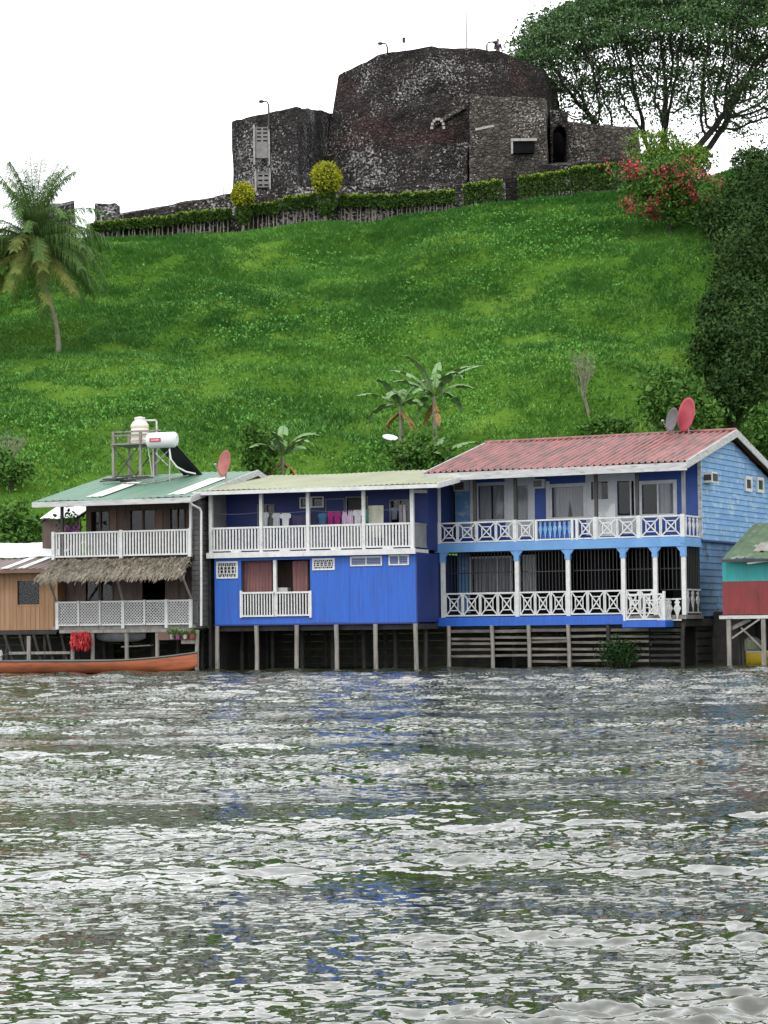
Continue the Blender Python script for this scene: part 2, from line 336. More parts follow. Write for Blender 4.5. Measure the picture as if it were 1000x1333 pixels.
# ============================================================ GRASS AND WEEDS
def leaves(P, size, aspect=.45, up=None, spread=1.0, rng=RNG, fold=.25):
    """rhombic leaves at points P (N,3): returns verts, quads"""
    N = len(P); d = rng.normal(size=(N,3)); 
    if up is not None: d = d*spread+np.asarray(up)
    d /= np.linalg.norm(d, axis=1)[:, None]
    r = rng.normal(size=(N,3)); s = np.cross(d, r); s /= np.linalg.norm(s, axis=1)[:, None]; nn = np.cross(d, s)
    L_ = (np.asarray(size)*(.65+.7*rng.random(N)))[:, None]; w = L_*aspect*.5
    V = np.stack([P, P+d*L_*.45+s*w+nn*L_*fold*.3, P+d*L_, P+d*L_*.45-s*w+nn*L_*fold*.3], 1)
    return V.reshape(-1, 3), np.arange(N*4).reshape(-1, 4)
def grass():
    N = 300000
    Y = 100+52*np.sqrt(RNG.random(N)); X = (RNG.random(N)*2-1)*(.185*Y)
    cl = fbm(X/2.2, Y/1.6, 3, 41)
    keep = RNG.random(N) < np.clip(.62+cl*1.8, .1, 1); X = X[keep]; Y = Y[keep]; cl = cl[keep]; N = len(X)
    Z = terr(X, Y)-.04; P = np.stack([X, Y, Z], 1)
    V = []; 
    h = (.10+.22*RNG.random(N))*(1+1.2*cl)*np.clip((151.5-Y)*.3+.25, .25, 1)
    for j in range(3):
        ang = RNG.random(N)*6.283; lean = .5+1.1*RNG.random(N)
        dx = np.cos(ang); dy = np.sin(ang); w = .016+.018*RNG.random(N)
        b0 = P+np.stack([-dy*w, dx*w, 0*w], 1); b1 = P-np.stack([-dy*w, dx*w, 0*w], 1)
        t = P+np.stack([dx*h*lean, dy*h*lean, h], 1)
        V.append(np.stack([b0, b1, t], 1))
    V = np.concatenate(V).reshape(-1, 3)
    tag(npmesh('hill_grass', V, np.arange(len(V)).reshape(-1, 3), M['grass']), 'bright green rough grass growing over the whole hillside', 'grass', kind='stuff')
    # broad-leaved weeds in patches
    P = []
    spots = [(680,300,70,30),(640,360,40,22),(360,420,45,22),(320,440,40,14),(490,430,60,25),(450,450,40,16),(540,380,30,12),(330,560,30,40),(610,500,40,40),(60,560,60,30),(30,600,50,30),(700,330,50,20),(720,400,40,25),(420,340,40,12),(240,400,60,15),(640,460,35,30),(180,520,60,30),(480,600,40,16),(740,470,40,25),(760,310,40,30)]
    for (cx, cy, rx, ry) in spots:
        for i in range(int(rx*ry*.06)+6):
            g = ground_hit(cx+RNG.normal()*rx*.62, cy+RNG.normal()*ry*.62)
            m_ = RNG.integers(5, 10)
            P.append(np.array(g)[None]+np.c_[RNG.normal(size=(m_,2))*.22, .06+.32*RNG.random(m_)])
    N2 = 500
    for i in range(N2):
        y = 102+46*RNG.random(); x = (RNG.random()*2-1)*.18*y; g = (x, y, float(terr(x, y))); m_ = RNG.integers(3, 8)
        P.append(np.array(g)[None]+np.c_[RNG.normal(size=(m_,2))*.2, .05+.25*RNG.random(m_)])
    P = np.concatenate(P); V, Fq = leaves(P, .14, .7, up=(0,-.4,.5), spread=.8)
    tag(npmesh('hill_weeds', V, Fq, M['weed']), 'pale broad-leaved weeds in patches among the hillside grass', 'weeds', kind='stuff')
grass()
# ============================================================ FORT
def solid(name, bot, top, m, parent=None, amp=.14, dz=.55, zb=None, topamp=.15, seed=1):
    """closed wall solid: bot/top are lists of (px,py,Y) ring corners; bottom goes down to zb"""
    T = [at_y(*t) for t in top]
    if zb is None: zb = min(float(terr(t.x, min(t.y, YT+20))) for t in T)-.6
    B = []
    for (px, py, Y) in bot:
        p = at_y(px, py, Y); B.append(Vector((p.x, p.y, zb)))
    n_ = len(T); ring = []
    for i in range(n_):
        a, c = T[i], T[(i+1) % n_]; ab, cb = B[i], B[(i+1) % n_]
        k = max(1, int((a-c).length/dz))
        for j in range(k): t = j/k; ring.append((ab.lerp(cb, t), a.lerp(c, t)))
    nz = max(2, int((max(t.z for t in T)-zb)/dz)); N = len(ring); V = []
    rr = np.random.default_rng(seed)
    for q in range(nz+1):
        for (b_, t_) in ring:
            p = b_.lerp(t_, q/nz); V.append(p)
    C = sum((r_[1] for r_ in ring), Vector())/N
    V = np.array([tuple(v) for v in V]); 
    s1 = V[:, 0]+V[:, 1]*.9
    off = fbm(s1/1.1, V[:, 2]/1.1, 3, seed)*2*amp
    off2 = (rr.random(len(V))-.5)*amp*.6
    V[:, 1] += off+off2; V[:, 0] += fbm(s1/1.3+7, V[:, 2]/1.3, 2, seed+3)*1.2*amp
    V[nz*N:, 2] += fbm(V[nz*N:, 0]/1.5, V[nz*N:, 1]/1.5, 3, seed+5)*2*topamp+(rr.random(N)-.5)*topamp*.7
    Fq = [(q*N+i, q*N+(i+1) % N, (q+1)*N+(i+1) % N, (q+1)*N+i) for q in range(nz) for i in range(N)]
    me = bpy.data.meshes.new(name); vv = [tuple(v) for v in V]+[(C.x, C.y, float(V[nz*N:, 2].mean()))]
    me.from_pydata(vv, [], Fq+[(nz*N+i, nz*N+(i+1) % N, len(vv)-1) for i in range(N)])
    bm = bmesh.new(); bm.from_mesh(me); bmesh.ops.recalc_face_normals(bm, faces=bm.faces); bm.to_mesh(me); bm.free()
    return link(name, me, m, parent)
fc = at_y(560, 250, 166); FZ = float(terr(fc.x, 150))
fort = empty('stone_fort', (0, 0, 0), 0, 'dark weathered stone fort with sloping walls crowning the green hill', 'fort')
solid('keep', [(398,0,167.5),(468,0,164.5),(560,0,161.5),(655,0,161.5),(722,0,168),(760,0,184),(440,0,186)],
      [(440,97,168.5),(499,70,166),(562,61,164.5),(647,66,165),(708,90,170),(725,112,182),(452,100,184)], M['fort'], fort, .13, .5, FZ-1.5, .13, 3)
solid('plinth', [(398,0,167.1),(468,0,164.0),(560,0,161.0),(607,0,160.9),(607,0,166),(440,0,180)], [(408,204,167.2),(478,193,164.3),(560,186,161.6),(608,186,161.2),(608,186,168),(440,200,180)], M['ruin'], fort, .14, .45, FZ-1.5, .25, 6)
solid('side_bastion', [(301,0,165),(385,0,160.3),(434,0,170),(440,0,174),(312,0,174)], [(302,158,165),(386,139,160.5),(434,147,170),(440,150,174),(312,162,174)], M['fort_pale'], fort, .12, .5, FZ-1.5, .1, 8)
gate = solid('gate_block', [(606,0,159.6),(712,0,159),(714,0,167),(612,0,168)], [(612,123,160.2),(709,128,159.4),(712,133,167),(616,126,168)], M['fort_front'], fort, .08, .5, FZ-1.5, .12, 13)
solid('curtain_wall', [(738,0,165.5),(832,0,163.5),(834,0,166),(740,0,168)], [(738,160,165.5),(829,166,163.5),(832,168,166),(740,161,168)], M['fort_front'], fort, .12, .5, FZ-1.5, .22, 17)
solid('lower_terrace', [(128,0,156),(230,0,155.6),(302,0,155.2),(380,0,154.8),(480,0,154.5),(660,0,154.5),(660,0,158),(302,0,160),(128,0,158)],
      [(130,284,156),(230,266,155.6),(302,252,155.2),(380,243,154.8),(480,243,154.5),(660,240,154.5),(660,237,158),(302,252,160),(130,282,158)], M['ruin'], fort, .1, .45, FZ-3, .1, 23)
solid('low_step', [(700,0,157),(790,0,156),(830,0,158),(700,0,161)], [(700,216,157),(790,208,156),(830,206,158),(700,214,161)], M['fort'], fort, .1, .5, FZ-1.5, .12, 29)
# arched gateway between gate block and curtain wall
def arch():
    mb = MB(); Y0, Y1 = 164.2, 166.5
    P = lambda x, y: at_y(x, y, Y0)
    xl, xr = P(714, 0).x, P(737, 0).x; z0 = FZ-1; zt = P(725, 146).z
    ol, orr = P(717,0).x, P(735,0).x; zs = P(725, 176).z; cx = (ol+orr)/2; rx = (orr-ol)/2; za = P(725,163).z
    pts = [(xl, z0), (ol, z0), (ol, zs)]
    for k in range(1, 10):
        t = math.pi*(1-k/10); pts.append((cx+rx*math.cos(t), zs+(za-zs)*math.sin(t)))
    pts += [(orr, zs), (orr, z0), (xr, z0), (xr, zt), (xl, zt+.2)]
    mb.prism(pts, Y0, Y1); mb.build('gate_arch', M['fort'], fort)
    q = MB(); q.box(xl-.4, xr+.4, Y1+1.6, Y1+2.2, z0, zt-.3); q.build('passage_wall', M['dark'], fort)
arch()
def wallpatch(name, px0, py0, px1, py1, Y, m, th=.25, parent=fort):
    a = at_y(px0, py0, Y); c = at_y(px1, py1, Y); mb = MB(); mb.box(a.x, c.x, Y-th, Y+.4, c.z, a.z); return mb.build(name, m, parent)
o = wallpatch('window', 668, 183, 696, 199, 158.75, M['dark'], .02)  # solid near-black face in place of the shade in a recess
wallpatch('lintel', 665, 180.5, 699, 183.5, 158.7, M['lintel'], .12, o); wallpatch('jamb', 665.5, 184, 668, 200, 158.7, M['lintel'], .1, o)
mb = MB(); mb.beam(at_y(619,169,159), at_y(643,164,159), .3, .16); mb.build('ledge', M['lintel'], fort)
# broken stair and ledge on the keep
mb = MB(); mb.beam(at_y(566,164,160.9), at_y(606,140,160.6), .9, .25); mb.beam(at_y(570,158,160.6), at_y(594,144,160.4), .2, .14)
mb.build('broken_stair', M['fort_front'], fort)
mb = MB()
for k in range(8):
    t = math.pi*k/7; p = at_y(570, 163, 160.3); q = at_y(570, 163, 160.3)
    mb.box(p.x-.42*math.cos(t)-.09, p.x-.42*math.cos(t)+.09, 160.1, 160.6, p.z-.3+.62*math.sin(t), p.z-.12+.62*math.sin(t))
mb.build('arch_fragment', M['lintel'], fort)
# shuttered openings in the side bastion
def bast_open(x0, y0, x1, y1, rows, nm):
    Yc = 165-(x0+x1-604)/2/84*4.6-.42
    w = wallpatch(nm, x0, y0, x1, y1, Yc, M['bleach'], .12)
    a = at_y(x0, y0, Yc); c = at_y(x1, y1, Yc)
    for xa_, xb_ in ((a.x-.12, a.x), (c.x, c.x+.1)): mb = MB(); mb.box(xa_, xb_, Yc-.3, Yc+.3, c.z-.5, a.z+.15); mb.build('jamb', M['lintel'], w)
    q = MB()
    for r_ in range(rows):
        for cc in range(2):
            if rows > 3 and r_ > 3 : continue
            xa = a.x+(.15+.45*cc)*(c.x-a.x); za = a.z-(r_+.35)/rows*(a.z-c.z)
            q.box(xa, xa+.3*(c.x-a.x), Yc-.15, Yc-.1, za-.3*(a.z-c.z)/rows, za)
    q.build('slot', M['dark'], w)
bast_open(332, 166, 350, 206, 8, 'shuttered_opening'); bast_open(334, 226, 351, 244, 3, 'shuttered_opening')
# ruins to the left
solid('stone_ruin', [(122,0,153.2),(158,0,153),(159,0,155),(123,0,155)], [(124,265,153.2),(150,265,153),(156,268,155),(124,266,155)], M['ruin'], None, .1, .4, None, .15, 31)
tag(bpy.data.objects['stone_ruin'], 'small blocky stump of ruined stone wall left of the hedge row', 'ruin')
o = solid('stone_ruin', [(40,0,153),(98,0,152.8),(98,0,156),(40,0,156)], [(40,268,153),(97,265,152.8),(97,265,156),(40,268,156)], M['ruin'], None, .1, .5, None, .3, 37)
tag(o, 'low ruined stone wall on the ridge behind the coconut palm', 'ruin')
o = solid('stone_wall', [(112,0,151.6),(230,0,151.5),(300,0,151.3),(410,0,151.2),(480,0,151.2),(600,0,151.2),(600,0,151.7),(410,0,151.7),(230,0,152),(112,0,152.1)],
      [(112,292,151.6),(230,284,151.5),(300,280,151.3),(410,266,151.2),(480,264,151.2),(600,258,151.2),(600,258,151.7),(410,266,151.7),(230,284,152),(112,292,152.1)], M['ruin'], None, .06, .35, None, .05, 41)
tag(o, 'low pale speckled stone wall showing under the clipped hedges', 'wall')
# pillar between hedges
o = solid('stone_pillar', [(656,0,151.5),(673,0,151.5),(673,0,152.6),(656,0,152.6)], [(657,219,151.5),(672,217,151.5),(672,217,152.6),(657,219,152.6)], M['fort'], None, .06, .35, None, .1, 43)
tag(o, 'dark stone pillar standing in the gap between two hedges below the gate', 'pillar')
# hedges
def foliage_box(pts_top, pts_bot, Y, depth, n_):
    P = []; 
    (x0, a0), (x1, a1) = pts_top; (_, b0), (_, b1) = pts_bot
    t = RNG.random(n_); u = RNG.random(n_); face = RNG.random(n_)
    A = np.array(at_y(x0, a0, Y)); B = np.array(at_y(x1, a1, Y)); C = np.array(at_y(x0, b0, Y)); D = np.array(at_y(x1, b1, Y))
    bul = 1-.35*np.abs(2*((t*max(1, abs(x1-x0)/16)) % 1)-1)**3
    top = A[None]*(1-t[:, None])+B[None]*t[:, None]; bot = C[None]*(1-t[:, None])+D[None]*t[:, None]
    uu = np.where(face < .45, 1-.12*u, u)[:, None]
    P = bot*(1-uu)+top*uu
    P[:, 2] += -(1-bul)*.5*uu[:, 0]+RNG.normal(size=n_)*.03
    P[:, 1] += np.where(face < .45, depth*RNG.random(n_), np.abs(RNG.normal(size=n_))*.12)
    return P
segs = [(118,291,311,226,281,309),(229,278,307,300,272,300),(322,268,300,364,262,296),(368,258,295,411,252,290),(441,254,288,519,254,289),(521,252,288,592,248,282),(604,241,268,654,234,262),(675,231,260,739,222,252),(741,219,252,800,213,246)]
hl = ['long pale clipped hedge at the far left end of the row','clipped hedge just left of the small golden round shrub','short clipped hedge just right of the small golden round shrub','clipped hedge just left of the large golden round shrub','clipped hedge just right of the large golden round shrub','clipped hedge below the dark middle of the keep','short clipped hedge left of the dark stone pillar','clipped hedge right of the dark stone pillar, below the fort window','clipped hedge at the right end of the row beside the red-flowered bush']
for i, (x0, a0, b0, x1, a1, b1) in enumerate(segs):
    Y = 150.6; w = x1-x0; lo = .60 if i < 6 else .25
    base = at_y((x0+x1)/2, (b0+b1)/2, Y)
    r = empty('hedge', base, 0, hl[i], 'hedge', 'clipped hedges in a row below the fort')
    m0, m1 = a0+(b0-a0)*(1-lo), a1+(b1-a1)*(1-lo)
    if i >= 6: m0, m1 = b0-3, b1-3
    P = foliage_box(((x0, a0), (x1, a1)), ((x0, m0), (x1, m1)), Y, .9, int(w*60)); P -= np.array(base)
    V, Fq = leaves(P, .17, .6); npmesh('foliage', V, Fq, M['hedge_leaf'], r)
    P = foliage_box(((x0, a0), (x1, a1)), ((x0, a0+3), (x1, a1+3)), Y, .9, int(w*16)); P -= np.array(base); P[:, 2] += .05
    V, Fq = leaves(P, .13, .6, up=(0,0,.6)); npmesh('lit_top_foliage', V, Fq, M['hedge_lit'], r)  # pale leaves along the top edge, light put into their colour
    mb = MB(); k = int(w/5)
    for j in range(k):
        t = (j+.5)/k; px = x0+t*w+random.uniform(-1.5, 1.5); pb = at_y(px, b0+(b1-b0)*t+2, Y+random.uniform(.1,.5))-base; pt = at_y(px+random.uniform(-1.5,1.5), a0+(a1-a0)*t+7, Y+.4)-base
        mb.tube([pb-Vector((0,0,.4)), pb, pt], [.05,.045,.03], 5)
    mb.build('stem', M['bark_pale'] if i < 6 else M['bark'], r)
def topiary(px, py, rpx, pyb, label):
    Y = 150.0; c = at_y(px, py, Y); b_ = at_y(px, pyb, Y); rr = rpx/FPX*Y
    r = empty('round_shrub', b_, 0, label, 'shrub', 'golden round shrubs above the hedge'); c = c-b_
    n_ = 2600; d = RNG.normal(size=(n_,3)); d /= np.linalg.norm(d, axis=1)[:, None]
    q = d*rr*(.78+.24*RNG.random(n_))[:, None]*np.array([1,1,1.12]); q *= (1+.12*fbm(d[:,0]*3+5, d[:,2]*3+d[:,1], 2, 51))[:, None]
    V, Fq = leaves(q*1.02+np.array(c), .16, .55); npmesh('foliage', V, Fq, M['gold_leaf'], r)
    q2 = np.concatenate([d[:1300]*rr*.72+np.array(c)+np.array([0,0,-.25*rr]), d[1300:]*rr*.55*np.array([1,1,1.6])+np.array(c)*np.array([1,1,.45])]); V, Fq = leaves(q2, .2, .6); npmesh('inner_foliage', V, Fq, M['hedge_leaf'], r)
    mb = MB()
    for j in range(6): mb.tube([(random.uniform(-.1,.1), random.uniform(-.1,.1), -.3), (c.x+random.uniform(-.3,.3)*rr, random.uniform(-.2,.2), c.z-.3*rr)], [.05,.03], 5)
    mb.build('stem', M['bark_pale'], r)
topiary(316, 254, 15, 298, 'smaller golden round shrub above the hedge, left of the fort bastion')
topiary(425, 232, 20, 288, 'larger golden round shrub above the hedge in front of the bastion corner')
# lamps, flagpole, small rods and the visitor on top of the fort
def lamp_post(px, py, Y, hx, hy, label):
    b_ = at_y(px, py, Y); r = empty('lamp_post', b_, 0, label, 'lamp post', 'curved lamp posts on the fort'); h = at_y(hx, hy, Y)-b_
    mb = MB(); mb.tube([(0,0,-1.2),(0,0,h.z*.6),(h.x*.2,0,h.z*.9),(h.x*.9,0,h.z)], [.08,.065,.06,.05], 6); mb.build('pole', M['post_dark'], r)
    mb = MB(); mb.lathe((h.x,0,h.z-.1), [(.05,.16),(.16,.12),(.22,0),(.12,-.05)], 8); mb.build('lamp_head', M['black'], r)
lamp_post(504.5, 71, 167.5, 495, 55.5, 'curved lamp post at the top left shoulder of the keep')
lamp_post(350, 146, 162, 340, 131, 'curved lamp post on top of the side bastion')
lamp_post(634, 64, 165.5, 645, 54, 'curved lamp post on the keep beside the visitor')
b_ = at_y(607.5, 63, 166); r = empty('flagpole', b_, 0, 'thin bare flagpole rising from the top of the keep', 'flagpole'); h = at_y(607.5, -14, 166)-b_
mb = MB(); mb.tube([(0,0,-1),(0,0,h.z)], [.07,.045], 6); mb.build('pole', M['metal'], r)
mb = MB(); mb.lathe((0,0,h.z), [(.03,0),(.08,.05),(.08,.12),(.02,.17)], 8); mb.build('finial', M['metal'], r)
b_ = at_y(526, 63, 166.5); r = empty('floodlight', b_, 0, 'dark floodlight on a short bracket on the keep edge', 'floodlight')
mb = MB(); mb.tube([(-.12,0,-.4),(0,0,.45)], .03, 6); mb.tube([(.12,0,-.4),(0,0,.45)], .03, 6); mb.build('bracket', M['metal'], r)
mb = MB(); mb.hexa([(-.1,-.1,.4),(.1,-.1,.4),(.12,.1,.45),(-.12,.1,.45),(-.12,-.12,.8),(.12,-.12,.8),(.1,.1,.82),(-.1,.1,.82)]); mb.build('lamp_housing', M['black'], r)
for i, px in enumerate((280, 291)):
    b_ = at_y(px, 255, 157); mb = MB(); mb.tube([(0,0,-.6),(0,0,.55),(0,0,.9)], [.035,.03,.015], 6); o = mb.build('iron_rod', M['bark_pale']); o.location = b_
    tag(o, ['thin upright rod on the terrace wall, the left of a pair', 'thin upright rod on the terrace wall, the one nearer the bastion'][i], 'rod', 'thin rods on the terrace wall')
def skin_body(name, joints, edges, m, parent, sub=2):
    me = bpy.data.meshes.new(name); me.from_pydata([j[0] for j in joints], edges, [])
    o = bpy.data.objects.new(name, me); COL.objects.link(o); mo = o.modifiers.new('s', 'SKIN'); sm = o.modifiers.new('u', 'SUBSURF'); sm.levels = sub; sm.render_levels = sub
    for i, j in enumerate(joints): me.skin_vertices[0].data[i].radius = (j[1], j[2] if len(j) > 2 else j[1])
    me.skin_vertices[0].data[0].use_root = True
    dg = bpy.context.evaluated_depsgraph_get(); m2 = bpy.data.meshes.new_from_object(o.evaluated_get(dg)); bpy.data.objects.remove(o)
    m2.name = name
    for p in m2.polygons: p.use_smooth = True
    m2.materials.clear(); return link(name, m2, m, parent)
def person():
    b_ = at_y(648.5, 71.5, 166); z0 = -.62
    r = empty('person', b_+Vector((0,0,z0)), R(20), 'person in dark clothes standing at the parapet on top of the fort', 'person')
    skinm = mat('skin', (.3,.17,.11), (.26,.15,.1), 5, .6); shirt = mat('dark_jacket', (.03,.03,.05), (.02,.02,.035), 5, .8); tr = mat('dark_trousers', (.03,.03,.03), (.02,.02,.02), 5, .8)
    J = [((0,0,.95),.13,.1),((0,0,1.15),.12,.09),((0,0,1.38),.15,.1),((0,0,1.5),.06,.06),((0,-.01,1.58),.07,.08),((0,-.02,1.68),.085,.1),((0,0,1.76),.05,.06),
         ((.19,0,1.40),.06,.06),((.25,.0,1.13),.045,.045),((.2,-.2,1.0),.035,.035),((.19,-.3,1.0),.03,.02),
         ((-.19,0,1.40),.06,.06),((-.25,.0,1.13),.045,.045),((-.2,-.2,1.0),.035,.035),((-.19,-.3,1.0),.03,.02),
         ((.1,0,.85),.09,.09),((.11,-.02,.48),.06,.06),((.11,0,.1),.045,.045),((.11,-.14,.05),.04,.03),
         ((-.1,0,.85),.09,.09),((-.11,-.02,.48),.06,.06),((-.11,0,.1),.045,.045),((-.11,-.14,.05),.04,.03)]
    E = [(0,1),(1,2),(2,3),(3,4),(4,5),(5,6),(2,7),(7,8),(8,9),(9,10),(2,11),(11,12),(12,13),(13,14),(0,15),(15,16),(16,17),(17,18),(0,19),(19,20),(20,21),(21,22)]
    skin_body('body', J, E, skinm, r)
    S = [((0,0,.93),.16,.13),((0,0,1.15),.15,.12),((0,0,1.39),.18,.13),((0,0,1.48),.09,.09),((.2,0,1.41),.085,.085),((.26,0,1.13),.07,.07),((.21,-.17,1.01),.055,.055),((-.2,0,1.41),.085,.085),((-.26,0,1.13),.07,.07),((-.21,-.17,1.01),.055,.055)]
    skin_body('jacket', S, [(0,1),(1,2),(2,3),(2,4),(4,5),(5,6),(2,7),(7,8),(8,9)], shirt, r)
    skin_body('trousers', [((0,0,.93),.14,.12),((.1,0,.84),.11,.11),((.11,-.02,.48),.08,.08),((.11,0,.12),.065,.065),((-.1,0,.84),.11,.11),((-.11,-.02,.48),.08,.08),((-.11,0,.12),.065,.065)], [(0,1),(1,2),(2,3),(0,4),(4,5),(5,6)], tr, r)
    mb = MB(); mb.lathe((0,.015,1.66), [(.085,0),(.105,.05),(.1,.11),(.06,.15),(.01,.16)], 12); mb.build('hair', M['black'], r, True)
    mb = MB()
    for sx in (-1, 1): mb.lathe((sx*.035,-.115,1.69), [(.004,-.01),(.012,0),(.004,.01)], 6); mb.box(sx*.088-.01, sx*.088+.01, -.03, .01, 1.64, 1.70)
    mb.hexa([(-.015,-.14,1.64),(.015,-.14,1.64),(.012,-.1,1.64),(-.012,-.1,1.64),(-.006,-.12,1.69),(.006,-.12,1.69),(.006,-.1,1.69),(-.006,-.1,1.69)]); mb.box(-.025,.025,-.118,-.1,1.605,1.615)
    mb.build('face', skinm, r)
person()
# ============================================================ TREES
def bush(px, pyb, wpx, hpx, label, m, cat='shrub', group=None, n_=2500, size=.28, name='shrub', Y=None, flower=0, core=.55, trunk=True, seed=0, squash=1, lumps=7, dpt=.8):
    rg = np.random.default_rng(seed+int(px*7+pyb)); n_ = int(n_*(1.7 if name == 'dark_tree' else 1)); lumps = lumps+(6 if name == 'dark_tree' else 0)
    g = ground_hit(px, pyb) if Y is None else Vector((at_y(px, pyb, Y)))
    Y_ = g.y; s = Y_/FPX; rx = wpx*s/2; h = hpx*s
    r = empty(name, g, 0, label, cat, group)
    P = []
    cs = []
    for k in range(lumps):
        a = rg.random()*6.283; q = math.sqrt(rg.random())*.62
        cs.append((math.cos(a)*q*rx, math.sin(a)*q*rx*dpt, h*(.38+.38*rg.random()), rx*(.34+.22*rg.random()), h*(.2+.12*rg.random())))
    cs.append((0, 0, h*.5, rx*.7, h*.42))
    wt = np.array([c[3]*c[4] for c in cs]); wt /= wt.sum()
    for c, w in zip(cs, wt):
        k = int(n_*w); d = rg.normal(size=(k,3)); d /= np.linalg.norm(d, axis=1)[:, None]
        rad = (core+(1-core)*rg.random(k)**.5)*(1+.95*fbm(d[:,0]*2.5+c[0], d[:,2]*2.5+c[2]+d[:,1], 3, 61+seed))
        P.append(np.array([c[0], c[1], c[2]])+d*rad[:, None]*np.array([c[3], c[3]*dpt, c[4]]))
    P = np.concatenate(P); P = P[P[:, 2] > .02]; P = P+rg.normal(size=P.shape)*.05
    # gaps: drop leaves where clumping noise is low
    keep = fbm(P[:,0]/(.6+.12*rx)+P[:,1], P[:,2]/(.6+.12*rx), 2, 71+seed) > -.13; P = P[keep]
    V, Fq = leaves(P, size*(.55+.9*rg.random(len(P))), .5, rng=rg); npmesh('foliage', V, Fq, m, r)
    if trunk:
        mb = MB(); mb.tube([(0,0,-.3),(0,0,h*.25),(.05*rx,0,h*.55)], [.06+rx*.03,.05+rx*.02,.03], 6)
        for c in cs: mb.tube([(0,0,h*.2),(c[0]*.5,c[1]*.5,c[2]*.75),(c[0],c[1],c[2])], [.04+rx*.015,.03,.015], 5)
        mb.build('trunk', M['bark'], r)
    if flower:
        F_ = []
        for k in range(flower):
            i = rg.integers(len(P)); q = P[i]*np.array([1.04,1.04,1.02]); m_ = rg.integers(8, 26)
            if q[2] < h*.2 or q[1] > rx*.3 or fbm(np.array([q[0]*.9+3]), np.array([q[2]*1.1]), 2, 33)[0] < -.09: continue
            F_.append(q+rg.normal(size=(m_,3))*.16)
        V, Fq = leaves(np.concatenate(F_), .14, .8, rng=rg); npmesh('blossoms', V, Fq, M['flower'], r)
    return r
def rain_tree():
    rg = np.random.default_rng(5); Y = 180.0
    b_ = at_y(866, 190, Y); b_.z -= 1.0; s = Y/FPX
    r = empty('rain_tree', b_, 0, 'huge umbrella-crowned tree with dark forking limbs behind the fort', 'tree')
    # attractors: an umbrella shell
    a = 238*s; top = at_y(890, -22, Y).z-b_.z; rim = at_y(700, 92, Y).z-b_.z; cx = at_y(900, 100, Y).x-b_.x
    A = []
    while len(A) < 3600:
        x, y = rg.uniform(-1,1), rg.uniform(-1,1); q = math.hypot(x, y)
        if q > 1: continue
        zc = rim+(top-rim)*math.sqrt(max(0, 1-q*q))
        lowb = rim*.75+(top-rim)*.55*math.sqrt(max(0, 1-q*q))
        t = rg.random(); z = zc-(zc-lowb)*t**1.7 if t < .96 else rg.uniform(rim*.5, zc)
        z += .9*float(fbm(np.array([x*4.]), np.array([y*4.]), 2, 81)[0])
        A.append((cx+x*a, y*a*.8, z))
    for (px_, py_, wx_, wz_, k) in ((950,140,50,30,200),(1000,150,40,30,150),(745,125,60,36,330),(820,120,70,40,300),(900,115,70,40,260),(975,110,60,50,300),(710,105,34,30,160),(790,150,40,16,90)):
        c = at_y(px_, py_, Y)-b_
        for i in range(k): A.append((c.x+rg.normal()*wx_*s*.5, rg.normal()*2.6, max(1.6, c.z+rg.normal()*wz_*s*.5)))
    A = np.array(A)
    # several big stems from the ground
    nodes = [(0,0,0)]; par = [-1]
    def stem(p0, pts):
        k = p0
        for q in pts: nodes.append(q); par.append(k); k = len(nodes)-1
        return k
    stem(0, [(-.1,0,.8),(-.1,0,1.6),(0,0,2.4),(0,.2,3.2)])
    stem(0, [(-1.0,.3,.5),(-1.5,.4,1.4),(-1.7,.4,2.4)])
    stem(0, [(1.5,-.2,.3),(2.6,-.2,.9),(3.3,-.3,1.7),(4.0,-.4,2.5)])
    stem(0, [(2.5,.5,.2),(3.6,.5,1.0),(4.4,.6,2.2)])
    stem(0, [(-2.5,.6,.3),(-4.2,.9,.9),(-5.2,.9,1.9)])
    nodes = [np.array(q, float) for q in nodes]; alive = np.ones(len(A), bool); step = .55; kill = .75
    for it in range(75):
        N = np.array(nodes); Q = A[alive]
        if len(Q) < 5: break
        d = np.linalg.norm(Q[:, None]-N[None], axis=2); j = d.argmin(1); dm = d.min(1)
        newn = {}
        for i in np.unique(j):
            w = Q[j == i]-N[i]; w /= np.linalg.norm(w, axis=1)[:, None]; v = w.mean(0)+rg.normal(size=3)*.12; nv = np.linalg.norm(v)
            if nv > 1e-3: newn[i] = N[i]+v/nv*step
        for i, p in newn.items(): nodes.append(p); par.append(i)
        N = np.array(nodes[-len(newn):]); d = np.linalg.norm(A[:, None]-N[None], axis=2).min(1); alive &= d > kill
        if len(nodes) > 9000: break
    n_ = len(nodes); w = np.zeros(n_); ch = np.zeros(n_, int)
    for i in range(n_-1, 0, -1):
        if ch[i] == 0: w[i] = .026**2.3
        w[par[i]] += w[i]; ch[par[i]] += 1
    rad = w**(1/2.3); rad = np.clip(rad, .02, .85)
    V = []; Fq = []; N = np.array(nodes)
    for i in range(1, n_):
        p, q = Vector(N[par[i]]), Vector(N[i]); d = (q-p).normalized(); aa = d.cross(Vector((0,0,1)) if abs(d.z) < .9 else Vector((0,1,0))).normalized(); cc = d.cross(aa)
        k = 6 if rad[i] > .08 else 3; b0 = len(V)
        r0 = min(rad[par[i]], rad[i]*1.25)
        for pp, rr_ in ((p, r0), (q, rad[i])):
            for t in range(k): an = 6.283*t/k; V.append(pp+(aa*math.cos(an)+cc*math.sin(an))*rr_)
        for t in range(k): t2 = (t+1) % k; Fq.append((b0+t, b0+t2, b0+k+t2, b0+k+t))
    npmesh('trunk', np.array([tuple(v) for v in V]), Fq, M['bark'], r)
    tips = N[ch == 0]; thin = N[(rad < .045)]
    C1 = tips[tips[:, 2] > 1.5]
    up = C1[:, 2]/top
    P = []
